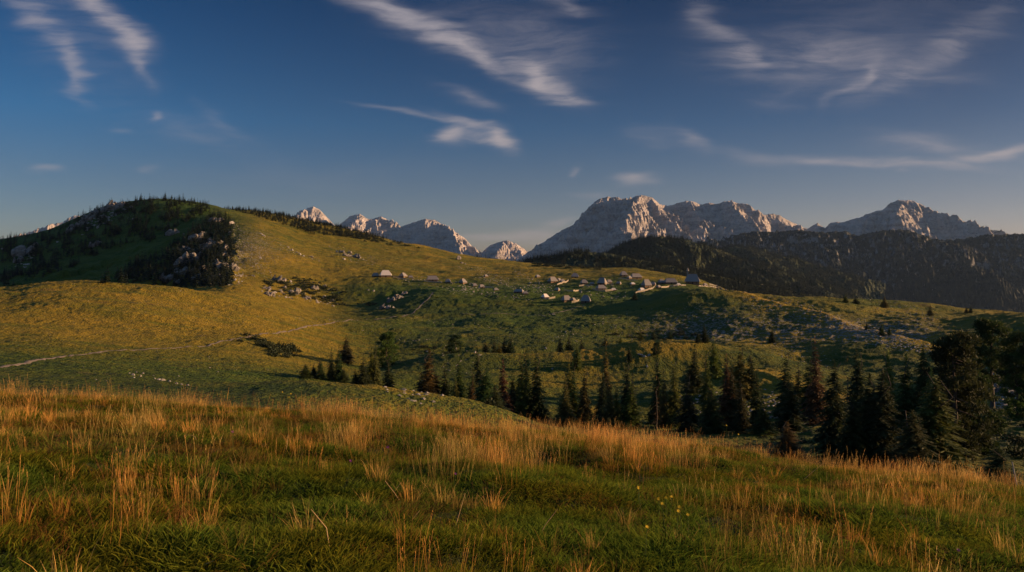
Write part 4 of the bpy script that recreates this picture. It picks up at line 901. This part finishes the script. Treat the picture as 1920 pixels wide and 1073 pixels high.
H_ = [
 (704,519,16,0,20,1.,'small grey hut at the left end of the upper row beside the sunlit-roofed hut'),
 (723,520,26,3,15,.95,'large bright sunlit-roofed hut at the left end of the upper row'),
 (756,520,17,1,60,1.,'small grey hut right of the sunlit-roofed one with rocks at its foot'),
 (811,528,22,2,10,1.,'long dark brown hut alone on the bright green strip of the upper row'),
 (868,532,18,1,50,1.1,'pale grey hut on the sunlit slope with white boulders in front'),
 (903,540,14,0,30,1.,'small grey hut beside a pale fence, right of the boulders'),
 (973,550,20,2,-20,.8,'low dark roofed hut sunk in the rubble slope'),
 (911,519,10,0,40,1.,'tiny brown hut high on the slope above the fence'),
 (1022,560,17,3,40,1.,'pale little hut at the lower left of the village with a lit gable'),
 (1062,565,22,0,25,1.1,'grey gabled hut in the lowest row, left of the shaded one'),
 (1098,568,24,1,-8,1.1,'shaded grey hut at the right end of the lowest row'),
 (1036,530,22,0,30,1.1,'wide hut at the left of the middle of the village behind a fence'),
 (1055,530,13,1,20,1.,'small grey hut squeezed beside the wide hut at the left'),
 (1078,521,16,1,0,.9,'dark pyramid-roofed hut at the back of the village'),
 (1095,533,16,1,10,1.,'dark little hut on the green between the wide hut and the tall one'),
 (1110,534,10,0,10,.9,'tiny dark shed beside the tall pale hut'),
 (1129,534,22,0,-30,1.35,'tallest pale hut in the middle of the village with a lit ridge'),
 (1127,543,22,0,15,.8,'low pale hut inside the curved fence in front of the tallest hut'),
 (1169,519,16,1,10,1.1,'dark square hut at the back right of the village'),
 (1192,523,22,2,15,1.,'long dark hut behind the green at the back right'),
 (1212,539,22,0,25,1.5,'tall grey hut at the right of the village with a pale ridge'),
 (1203,546,16,3,30,.8,'small pale hut just below the tall grey hut at the right'),
 (1240,532,16,1,15,1.,'dark hut between the tall grey hut and the long one on the ridge'),
 (1257,533,22,2,5,1.,'long grey hut on the ridge left of the chapel'),
 (1235,540,12,0,40,.9,'small grey lean-to below the dark hut on the ridge'),
 (1048,526,12,0,50,.9,'tiny hut just behind the wide hut at the left'),
 (1142,531,13,0,20,1.,'small hut touching the right side of the tallest pale hut'),
 (1150,545,11,3,10,.8,'tiny pale shed at the right end of the curved fence'),
 (1180,523,12,0,40,1.,'small hut between the dark square hut and the long dark one'),
 (1224,536,14,0,-20,1.,'small lit hut behind the tall grey hut at the right'),
 (1272,536,10,3,15,.8,'tiny pale shed left of the chapel'),
 (890,537,12,1,20,1.,'small hut among white boulders in the upper row'),
 (930,545,12,0,20,.9,'tiny hut at the right end of the upper row fence'),
 (770,522,11,0,10,.9,'tiny brown shed among rocks right of the sunlit-roofed hut'),
 (1075,564,12,0,50,1.,'tiny lit shed between the two huts of the lowest row'),
 (1045,546,13,1,-30,1.,'small dark hut alone on the green above the lowest row'),
 (1160,534,12,0,-30,1.,'small pale hut alone on the green right of the middle'),
 (1186,535,11,3,20,.8,'tiny pale shed between the tallest hut and the tall grey one'),
 (840,530,12,1,0,1.,'small hut right of the long dark brown hut of the upper row'),
 (985,552,12,0,10,.9,'tiny shed right of the low dark hut in the rubble'),
 (1008,520,12,0,35,.9,'small brown hut on the slope at the far left back of the village'),
 (1322,536,12,0,30,.9,'small stone-coloured hut right of the chapel on the skyline'),
]
for h in H_: hut(*h)
# the chapel on the skyline, a big steep shingle roof with a thin bell turret
def chapel(u, v, wpx):
    x, d = vis(u, v); s = wpx*d/F/11
    e = bpy.data.objects.new('chapel', None); COL.objects.link(e); e.location = (x, d, gz(x, d)); e.rotation_euler = (0, 0, R(-12)); e.scale = (s, s, s)
    tag(e, 'big dark steep-roofed chapel with a small bell turret on the ridge skyline', 'chapel')
    h = hut_meshes(9.5, 8.5, 2.2, 5.2, .62, 1.)
    for n in ('wall', 'roof', 'ridge_board', 'door'): link(n, h[n], e)
    for w_ in h['wins']: link('window', w_, e)
    bm = bmesh.new(); box_bm(bm, -3.9, -2.7, -.6, .6, 5.2, 9.6); r_ = bmesh.ops.create_cone(bm, cap_ends=True, segments=8, radius1=1.1, radius2=.02, depth=2.6)
    for vv in r_['verts']: vv.co += Vector((-3.3, 0, 10.85))
    link('bell_turret', bm_me(bm, 'bell_turret', M_SHING), e)
chapel(1298, 533, 28)
# fences and dry-stone walls round the yards
def fence(L_, label, h=1.1, name='wooden_fence', cat='fence'):
    P3 = [vis(u, v) for u, v in L_]; P3 = np.array([p for p in P3 if p])
    s = np.r_[0, np.cumsum(np.hypot(*np.diff(P3, axis=0).T))]; n = max(3, int(s[-1]/1.8)); t = np.linspace(0, s[-1], n); px = np.interp(t, s, P3[:, 0]); py = np.interp(t, s, P3[:, 1]); pz = ground_z(px, py)
    e = bpy.data.objects.new(name, None); COL.objects.link(e); e.location = (px[0], py[0], pz[0]); tag(e, label, cat, 'pale fences of the village yards')
    o = np.array([px[0], py[0], pz[0]])
    for i in range(n):
        if i % 2 == 0 or n < 8:
            bm = bmesh.new(); q = np.array([px[i], py[i], pz[i]])-o; box_bm(bm, q[0]-.1, q[0]+.1, q[1]-.1, q[1]+.1, q[2]-.3, q[2]+h+.15); link('post', bm_me(bm, 'post', M_RAIL), e)
    for hh in (.35, .7, 1.02):
        V = []; Fc = []
        for i in range(n):
            q = np.array([px[i], py[i], pz[i]])-o
            for a, c in ((-.05, -.13), (.05, -.13), (.05, .13), (-.05, .13)): V.append((q[0], q[1]+a-.12, q[2]+h*hh+c))
        for i in range(n-1):
            for j in range(4): Fc.append((i*4+j, i*4+(j+1) % 4, i*4+4+(j+1) % 4, i*4+4+j))
        link('rail', np_mesh('rail', V, Fc, [M_RAIL], False), e)
fence([(1110,543),(1120,547),(1135,548),(1150,547)], 'pale curved fence in front of the low pale hut in the village middle', 1.5)
fence([(1135,535),(1143,534),(1150,535)], 'short pale fence right of the tallest hut', 1.3)
fence([(1045,536),(1055,532),(1066,528)], 'pale fence running up beside the wide hut at the left', 1.3)
fence([(1018,562),(1030,562),(1041,560)], 'bright fence in front of the pale little hut at the lower left', 1.4)
fence([(1072,569),(1080,568),(1086,566)], 'short golden fence right of the grey gabled hut', 1.4)
fence([(1086,538),(1096,537),(1112,537)], 'pale fence under the two dark little huts', 1.1)
fence([(1192,551),(1205,548),(1220,544),(1228,539)], 'fence climbing beside the tall grey hut at the right', 1.2)
fence([(906,540),(915,541),(926,541)], 'pale fence on the sunlit slope left of the village', 1.3)
fence([(1240,541),(1255,539),(1270,538)], 'pale fence below the long grey hut on the ridge', 1.2)
fence([(1058,545),(1075,547),(1090,546)], 'pale fence crossing the green in the left middle of the village', 1.1)
fence([(1160,524),(1175,526),(1195,528)], 'pale fence in front of the back right huts', 1.1)
fence([(738,520),(752,524),(768,526)], 'low pale fence below the small grey hut of the upper row', 1.1)
fence([(795,528),(811,531),(828,531)], 'low pale fence in front of the long dark brown hut', 1.)
def stone_wall(L_, label, h=1.0, w=1.0):
    P3 = [vis(u, v) for u, v in L_]; P3 = np.array([p for p in P3 if p]); s = np.r_[0, np.cumsum(np.hypot(*np.diff(P3, axis=0).T))]
    n = int(s[-1]/.45); t = np.linspace(0, s[-1], n); px = np.interp(t, s, P3[:, 0]); py = np.interp(t, s, P3[:, 1]); K = np.array([-.6, -.5, -.3, .3, .5, .6]); hh = np.array([-.5, .35, .9, .9, .35, -.5])
    X_ = px[:, None]+K*0; Y_ = py[:, None]+K*w; jag = 1+.55*pn(t/.9, t*0, 4)[:, None]+.3*pn(X_*2.2, Y_*2.2, 8)
    Z_ = ground_z(px, py)[:, None]+hh*h*jag
    o = link('dry_stone_wall', grid_mesh('dry_stone_wall', X_+.25*pn(X_*1.5, Y_*3+K, 5), Y_, Z_, [M_CRAG]), label=label, cat='stone wall', group='dry stone walls on the ridge')
stone_wall([(1262,537),(1275,536),(1286,536)], 'rough stone wall left of the chapel', 0.9)
stone_wall([(1310,538),(1330,538),(1345,541),(1362,545)], 'rough stone wall running right from the chapel along the skyline', .8)
stone_wall([(1330,534),(1345,537),(1360,541),(1375,545)], 'long low heap of stones on the skyline right of the chapel', 1.1)

# ------------------------------------------------------------------ meadow grass
def blade_mat(name, ramp_t, tr=.45, var=.35):
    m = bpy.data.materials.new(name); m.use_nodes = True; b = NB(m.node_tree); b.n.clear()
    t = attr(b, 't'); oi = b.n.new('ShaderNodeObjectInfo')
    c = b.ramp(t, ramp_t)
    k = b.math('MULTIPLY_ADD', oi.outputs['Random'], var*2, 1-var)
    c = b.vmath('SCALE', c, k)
    pa = b.noise(pos(b), .9, 3, .6)
    c = b.mix(b.mapr(pa, .42, .62), c, b.mix(1., c, (1.3, .92, .74), 'MULTIPLY'))
    d = b.n.new('ShaderNodeBsdfDiffuse'); b.l.new(c, d.inputs[0]); l = b.n.new('ShaderNodeBsdfTranslucent'); b.l.new(c, l.inputs[0])
    mx = b.n.new('ShaderNodeMixShader'); mx.inputs[0].default_value = tr; b.l.new(d.outputs[0], mx.inputs[1]); b.l.new(l.outputs[0], mx.inputs[2])
    o = b.n.new('ShaderNodeOutputMaterial'); b.l.new(mx.outputs[0], o.inputs[0]); return m
M_TURF = blade_mat('grass_green', [(0, (.010, .018, .005)), (.5, (.050, .092, .011)), (1, (.22, .27, .032))])  # pale tips paint fine sun highlights onto the turf blades
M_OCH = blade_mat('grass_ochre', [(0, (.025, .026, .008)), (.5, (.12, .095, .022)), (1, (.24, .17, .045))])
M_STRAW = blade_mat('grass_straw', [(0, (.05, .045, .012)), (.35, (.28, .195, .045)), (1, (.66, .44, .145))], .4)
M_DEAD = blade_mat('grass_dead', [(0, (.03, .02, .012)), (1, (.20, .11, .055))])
def blades(g, n, rad, h0, h1, w, lean, droop, seg=3, head=None):
    """n curved tapering blades growing from a tuft of radius rad; returns quads"""
    a = g.random(n)*6.283; r = rad*np.sqrt(g.random(n)); bx, by = r*np.cos(a), r*np.sin(a)
    a2 = a+g.normal(size=n)*.9; h = h0+(h1-h0)*g.random(n)**1.2; ln = lean*h*(.2+g.random(n))
    ts = np.linspace(0, 1, seg+1); V = np.zeros((n, (seg+1)*2, 3)); T = np.zeros((n, (seg+1)*2))
    tw = g.random(n)*6.283
    for i, t in enumerate(ts):
        px = bx+np.cos(a2)*ln*t**1.8; py = by+np.sin(a2)*ln*t**1.8; pz = h*(t-droop*t*t)
        ww = w*(.55+.45*(1-t))*(1 if i < seg else .12)*(.7+.6*g.random(n)*0+.3)
        V[:, 2*i, 0] = px-np.cos(tw)*ww; V[:, 2*i, 1] = py-np.sin(tw)*ww; V[:, 2*i, 2] = pz
        V[:, 2*i+1, 0] = px+np.cos(tw)*ww; V[:, 2*i+1, 1] = py+np.sin(tw)*ww; V[:, 2*i+1, 2] = pz
        T[:, 2*i:2*i+2] = t
    base = (np.arange(n)*(seg+1)*2)[:, None, None]; q = np.array([[2*i, 2*i+1, 2*i+3, 2*i+2] for i in range(seg)])[None]
    Vs = [V.reshape(-1, 3)]; Fs = [(base+q).reshape(-1, 4)]; Ts = [T.ravel()]
    if head:
        # feathery seed heads: short spikelets up the last part of each stem
        m = head; o = len(Vs[0]); 
        for k in range(m):
            t = .78+.24*k/m; px = bx+np.cos(a2)*ln*t**1.8; py = by+np.sin(a2)*ln*t**1.8; pz = h*(t-droop*t*t)
            an = g.random(n)*6.283; l = h*.035*(1.15-abs(k/m-.35)); sp = .35
            c = np.stack([px, py, pz], 1); dv = np.stack([np.cos(an)*l*sp, np.sin(an)*l*sp, l], 1); wv = np.stack([-np.sin(an), np.cos(an), 0*an], 1)*(w*1.6)
            Q = np.stack([c-wv*.5, c+wv*.5, c+dv+wv*.4, c+dv-wv*.4], 1).reshape(-1, 3); Vs.append(Q); Fs.append(o+np.arange(4*n).reshape(-1, 4)); Ts.append(np.full(4*n, 1.)); o += 4*n
    return np.concatenate(Vs), np.concatenate(Fs), np.concatenate(Ts)
def tuft(seed, m, *a, **k):
    g = np.random.default_rng(seed); V, Fc, T = blades(g, *a, **k); return np_mesh('tuft', V, Fc, [m], True, dict(t=T))
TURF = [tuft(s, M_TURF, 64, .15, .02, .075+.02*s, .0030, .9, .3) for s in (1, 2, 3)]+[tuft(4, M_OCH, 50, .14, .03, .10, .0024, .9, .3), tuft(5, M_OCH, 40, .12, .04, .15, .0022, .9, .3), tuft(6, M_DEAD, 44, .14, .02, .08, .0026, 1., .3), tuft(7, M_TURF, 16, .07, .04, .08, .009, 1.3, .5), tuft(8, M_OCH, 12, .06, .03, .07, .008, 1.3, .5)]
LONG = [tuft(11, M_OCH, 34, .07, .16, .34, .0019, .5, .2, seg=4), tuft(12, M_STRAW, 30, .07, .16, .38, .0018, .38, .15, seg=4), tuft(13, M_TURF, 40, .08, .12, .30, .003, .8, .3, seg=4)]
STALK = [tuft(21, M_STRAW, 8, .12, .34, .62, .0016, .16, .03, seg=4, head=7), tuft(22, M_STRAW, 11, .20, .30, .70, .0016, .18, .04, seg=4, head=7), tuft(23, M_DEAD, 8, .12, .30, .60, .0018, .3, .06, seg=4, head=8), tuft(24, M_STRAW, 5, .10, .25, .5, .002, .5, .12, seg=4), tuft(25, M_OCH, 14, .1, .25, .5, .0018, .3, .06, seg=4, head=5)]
g = np.random.default_rng(101)
def pix(x, y, z): return CU+x/y*F, HV-z/y*F
def sample_meadow(n, dmin, dmax, pw, extra=.12):
    y = (dmin**pw+(dmax**pw-dmin**pw)*g.random(n))**(1/pw); x = y*(g.random(n)*2-1)*(.6923*(1+extra)); return x, y
# short turf everywhere
x, y = sample_meadow(44000, 2.6, 24, 1.35); z = ground_z(x, y)
dryn = fbm(x/1.6, y/1.4, 3, 55); q = g.random(len(x))
u_, v_ = pix(x, y, z)
dr = dryn+.55*ss(v_, 900, 800)+.25*ss(u_, 1250, 1500)-.12
pick = np.where(q < np.clip(.12+.8*dr, .04, .7), 3+g.integers(0, 3, len(x)), g.integers(0, 3, len(x)))
pick = np.where(g.random(len(x)) < .12, 6+(g.random(len(x)) < .35), pick)
hm = 1+.5*fbm(x/.7, y/.6, 2, 56)
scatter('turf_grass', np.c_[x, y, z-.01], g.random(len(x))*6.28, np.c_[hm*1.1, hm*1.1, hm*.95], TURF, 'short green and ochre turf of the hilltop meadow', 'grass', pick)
# long leafy tufts
x, y = sample_meadow(13000, 2.8, 22, 1.7); z = ground_z(x, y); u_, v_ = pix(x, y, z)
den = -.12+.9*fbm(x/2.2, y/1.7, 3, 61)+.12*ss(v_, 900, 790)+.2*ss(u_, 600, 0)*ss(v_, 1000, 900)+.2*ss(u_, 1200, 1500)-.35*ss(v_, 880, 1000)
k = g.random(len(x)) < np.clip(den, .05, 1); x, y, z, v_ = x[k], y[k], z[k], v_[k]
st = fbm(x/1.3, y/1.3, 2, 66)+.4*ss(v_, 900, 800)
pick = np.where(st > .25+.3*g.normal(size=len(x)), 1, np.where(g.random(len(x)) < .55, 0, 2)); hm = .6+.4*g.random(len(x))
scatter('long_grass', np.c_[x, y, z-.01], g.random(len(x))*6.28, np.c_[hm, hm, hm*.95], LONG, 'knee-high tufts of yellowing grass in the hilltop meadow', 'grass', pick)
# straw stalks with seed heads
x, y = sample_meadow(13500, 3.2, 23, 1.6); z = ground_z(x, y); u_, v_ = pix(x, y, z)
def bl(uc, vc, su, sv): return np.exp(-((u_-uc)/su)**2-((v_-vc)/sv)**2)
den = -.08+.75*fbm(x/1.5, y/1.3, 3, 71)+.42*ss(v_, 850, 800)*ss(u_, 500, 700)+.18*ss(v_, 830, 780)+.05*ss(u_, 600, 300)*ss(v_, 1010, 960)+.1*ss(u_, 1300, 1500)+1.0*bl(940, 870, 90, 55)+.8*bl(1180, 850, 150, 50)+.8*bl(660, 850, 55, 30)+.3*bl(300, 940, 90, 50)+.3*bl(120, 900, 200, 80)+.3*bl(0, 940, 70, 60)+.45*bl(1400, 1050, 120, 40)+.4*bl(1750, 900, 250, 60)-.35*bl(850, 1000, 420, 70)-.2*bl(500, 800, 150, 20)-.3*bl(1450, 930, 200, 35)
k = g.random(len(x)) < np.clip(den, .015, 1); x, y, z, v_, u_ = x[k], y[k], z[k], v_[k], u_[k]
hm = (.42+.42*g.random(len(x)))*(1-.12*ss(v_, 900, 1050)); pick = g.choice(5, len(x), p=[.33, .27, .14, .08, .18])
r3 = np.c_[g.normal(size=len(x))*.06, .10+g.normal(size=len(x))*.08, g.random(len(x))*6.28*0+g.integers(0, 4, len(x))*0]
rz = g.random(len(x))*6.28; r3[:, 2] = rz
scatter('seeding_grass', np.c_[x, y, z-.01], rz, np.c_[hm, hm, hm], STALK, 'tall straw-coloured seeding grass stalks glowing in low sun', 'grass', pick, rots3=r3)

# ------------------------------------------------------------------ small things in the meadow
M_YEL, b_, p_ = mat('yellow_petal', .6); p_.inputs['Base Color'].default_value = (.75, .50, .02, 1)
M_PUR, b_, p_ = mat('purple_petal', .6); p_.inputs['Base Color'].default_value = (.30, .06, .26, 1)
M_STEM, b_, p_ = mat('flower_stem', .7); p_.inputs['Base Color'].default_value = (.06, .09, .02, 1)
M_POST, b_, p_ = mat('grey_post'); b_.l.new(b_.ramp(b_.noise(b_.mapping(pos(b_), scale=(20, 20, 3)), 3, 4), [(.3, (.20, .18, .16)), (.7, (.45, .42, .38))]), p_.inputs['Base Color'])
def mhit(u, v):
    d = np.linspace(2.2, 24, 1500); x = (u-CU)/F*d; z = ground_z(x, d); k = np.argmax(z >= (HV-v)/F*d)
    if not (z >= (HV-v)/F*d).any(): k = 900
    return float(x[k]), float(d[k]), float(z[k])
def tube(name, P3, r0, r1, m, seg=6):
    P3 = [Vector(p) for p in P3]; V = []; Fc = []; n = len(P3)
    for i, p in enumerate(P3):
        t = (P3[min(i+1, n-1)]-P3[max(i-1, 0)]).normalized(); a = t.orthogonal().normalized(); c = t.cross(a); r = r0+(r1-r0)*i/(n-1)
        if i and a.dot(pa) < 0: pass
        a = (pa-t*pa.dot(t)).normalized() if i else a; c = t.cross(a); pa = a
        for j in range(seg):
            q = p+(a*math.cos(j*6.2832/seg)+c*math.sin(j*6.2832/seg))*r; V.append(tuple(q))
    for i in range(n-1):
        for j in range(seg): Fc.append((i*seg+j, i*seg+(j+1) % seg, i*seg+seg+(j+1) % seg, i*seg+seg+j))
    return np_mesh(name, V, Fc, [m])
def blossom(name, r, m, petals=9, cup=.35):
    bm = bmesh.new()
    for ring in range(2):
        for i in range(petals):
            a = 6.2832*(i+.5*ring)/petals; w = 2.6/petals; k = r*(1-.3*ring); z = cup*k*(1+ring)
            vs = [bm.verts.new((0, 0, 0)), bm.verts.new((math.cos(a-w*.5)*k*.7, math.sin(a-w*.5)*k*.7, z*.5)), bm.verts.new((math.cos(a)*k, math.sin(a)*k, z)), bm.verts.new((math.cos(a+w*.5)*k*.7, math.sin(a+w*.5)*k*.7, z*.5))]
            bm.faces.new(vs)
    bmesh.ops.create_icosphere(bm, subdivisions=1, radius=r*.28)
    return bm_me(bm, name, m)
B_Y = blossom('blossom', .017, M_YEL); B_P = blossom('blossom', .016, M_PUR, 12, .8)
rg5 = random.Random(3)
FL = [(1197,914,'y','highest yellow flower of the cluster in the right middle of the meadow'),(1201,917,'y','yellow flower touching the highest one of the cluster'),(1237,936,'y','yellow flower at the left of the middle cluster'),(1249,934,'y','yellow flower in the middle of the cluster beside tan stalks'),(1256,932,'y','yellow flower at the upper right of the middle cluster'),(1246,945,'y','yellow flower just below the middle of the cluster'),(1278,951,'y','yellow flower alone right of the cluster'),(1268,959,'y','lowest yellow flower of the cluster'),
 (1210,989,'y','yellow flower low in dark turf below the cluster'),(1459,969,'y','yellow flower in turf between the cluster and the right corner'),(1464,985,'y','yellow flower just under the one in the right turf'),(1291,966,'y','small yellow flower right of and below the cluster'),(1362,787,'y','tall yellow flower standing on the crest against the dark trees'),(1383,815,'y','yellow flower right below the tall one on the crest'),(529,736,'y','yellow flower at the left of the far crest trio'),(541,745,'y','yellow flower in the far crest trio, lower one'),(545,739,'y','yellow flower in the far crest trio, right one'),
 (727,840,'p','purple thistle flower in the short turf right of the left tan tuft'),(653,866,'p','purple flower in dark turf left of the middle'),(437,811,'p','purple flower on a tall stem in the left meadow'),(851,890,'p','purple flower among thin stalks near the middle'),(1794,1033,'p','small purple flower near the lower right corner')]
for u, v, k, lab in FL:
    h = rg5.uniform(.16, .24) if v > 850 else .3
    x, y, z = mhit(u, v+h*F/max(3.2, 1.0/((v-493)/F-.13)) if v > 800 else v+22)
    e = bpy.data.objects.new('yellow_flower' if k == 'y' else 'purple_flower', None); COL.objects.link(e); e.location = (x, y, z)
    zt = (HV-v)/F*y-z; zt = min(max(zt, .08), .55); lx = rg5.uniform(-.02, .02)
    tag(e, lab, 'flower', 'yellow meadow flowers' if k == 'y' else 'purple meadow flowers')
    link('stem', tube('stem', [(0, 0, -.03), (lx*.3, 0, zt*.5), (lx, 0, zt)], .0022, .0016, M_STEM), e)
    s = link('blossom', B_Y if k == 'y' else B_P, e); s.location = (lx, 0, zt); s.rotation_euler = (rg5.uniform(.2, .8), rg5.uniform(-.3, .4), 0)
    c = 1. if y < 7 else 1.25; s.scale = (c, c, c)
# single dead stems: leaning, snapped and arched
def stem(pts, r, lab, m=None):
    """pts: (u, v, rise over the turf in m) picked in the meadow"""
    x0, y0, z0 = mhit(pts[0][0], pts[0][1]); P3 = []
    for u, v in pts: P3.append((((u-CU)/F*y0)-x0, 0, (HV-v)/F*y0-z0))
    e = link('dead_stem', tube('dead_stem', P3, r, r*.6, m or M_STALK), label=lab, cat='dead stem', group='dead stems in the meadow'); e.location = (x0, y0, z0)
M_STALK, b_, p_ = mat('dead_stalk', .7); b_.l.new(b_.ramp(b_.noise(pos(b_), 30, 3), [(.3, (.34, .21, .09)), (.7, (.55, .38, .19))]), p_.inputs['Base Color'])
for pts, lab in [([(340,826),(342,818),(350,816),(358,816),(366,819),(368,826)], 'pale arched stem in the upper left turf'),
 ([(375,980),(377,973),(388,971),(400,973),(403,980)], 'pale arched stem near the straw tuft on the left'),
 ([(756,950),(740,925),(722,902)], 'reddish stem leaning left in the dark turf of the middle'),([(735,930),(742,918),(752,905)], 'reddish stem crossing the left-leaning one'),
 ([(130,922),(180,938),(215,950),(262,958)], 'long fallen stem lying in the left foreground'),([(285,942),(310,942),(335,943)], 'short level stem between the left straw tufts'),
 ([(765,985),(778,968),(787,957)], 'straw stem leaning right in the middle foreground'),([(535,850),(538,835),(540,815)], 'upright dead stem in the left middle turf'),
 ([(585,1062),(610,1066),(640,1064),(640,1072)], 'pale bent stem at the bottom edge'),([(618,1030),(612,990),(583,955)], 'long arched stem bowing over the straw tuft'),
 ([(1500,905),(1530,880),(1545,868)], 'thin stem leaning right in the right meadow'),([(850,1000),(862,960),(872,925)], 'tall thin stem in the middle of the meadow'),
 ([(360,1072),(385,1058),(400,1052)], 'low stem leaning right at the bottom edge'),([(1010,1010),(1022,985),(1045,955)], 'slim stem leaning right below the bright stalks')]:
    stem(pts, .0032, lab)
# the leaning post at the right edge
x, y, z = mhit(1912, 905); e = link('leaning_post', tube('leaning_post', [(0, 0, -.2), (-.06, .02, .2), (-.13, .04, .62)], .016, .012, M_POST, 8), label='thin bleached post leaning left at the right edge of the meadow', cat='post'); e.location = (x, y, z)
# big straw tufts that stand out singly
def bigtuft(u, v, s, lean, lab, m, seed, n=38, wid=.0021):
    g = np.random.default_rng(seed); V, Fc, T = blades(g, n, .09, .16, .44, wid*.8, lean*.7, .10, 5); me = np_mesh('straw_tuft', V, Fc, [m], True, dict(t=T))
    x, y, z = mhit(u, v); o = link('straw_tuft', me, label=lab, cat='grass tuft', group='big straw tufts'); o.location = (x, y, z-.02); o.scale = (s, s, s)
for a in [(575,1015,.85,.6,'spreading golden tuft low in the left centre foreground',M_STRAW,1),(345,960,.85,.15,'tall upright tan tuft in the left foreground',M_STRAW,2),(25,1000,.95,.35,'tall dense tan tuft at the left edge',M_STRAW,3),(350,1000,.7,.2,'rusty dead tuft right below the tall tan one',M_DEAD,4),
 (660,838,1.0,.5,'bright round tuft left of the middle of the meadow',M_STRAW,5),(935,880,1.25,.25,'tallest glowing tuft in the middle of the meadow',M_STRAW,6),(1355,1060,.8,.4,'olive tuft at the bottom right of the centre',M_OCH,7),(1880,1040,.7,.5,'pale spreading tuft at the lower right edge',M_STRAW,8),(110,985,.75,.4,'leaning tan tuft beside the left edge one',M_STRAW,9),(235,930,.7,.15,'upright thin tuft in the left middle',M_STRAW,10),(1180,845,1.2,.2,'tall glowing tuft right of the middle near the crest',M_STRAW,11),(380,740,1.2,.4,'bright tuft on the crest at the left',M_STRAW,12)]:
    bigtuft(*a)

# ------------------------------------------------------------------ air
bm = bmesh.new(); box_bm(bm, -16000, 16000, -16000, 16000, -760, 1000)
m = bpy.data.materials.new('thin_morning_haze'); m.use_nodes = True; b = NB(m.node_tree); b.n.clear()
pv = b.n.new('ShaderNodeVolumePrincipled'); pv.inputs['Color'].default_value = (.42, .64, 1., 1); pv.inputs['Density'].default_value = 1.2e-5; pv.inputs['Anisotropy'].default_value = .2
o = b.n.new('ShaderNodeOutputMaterial'); b.l.new(pv.outputs[0], o.inputs['Volume'])
link('haze', bm_me(bm, 'haze', m), label='thin bluish morning haze hanging in the mountain air', cat='haze', kind='stuff')
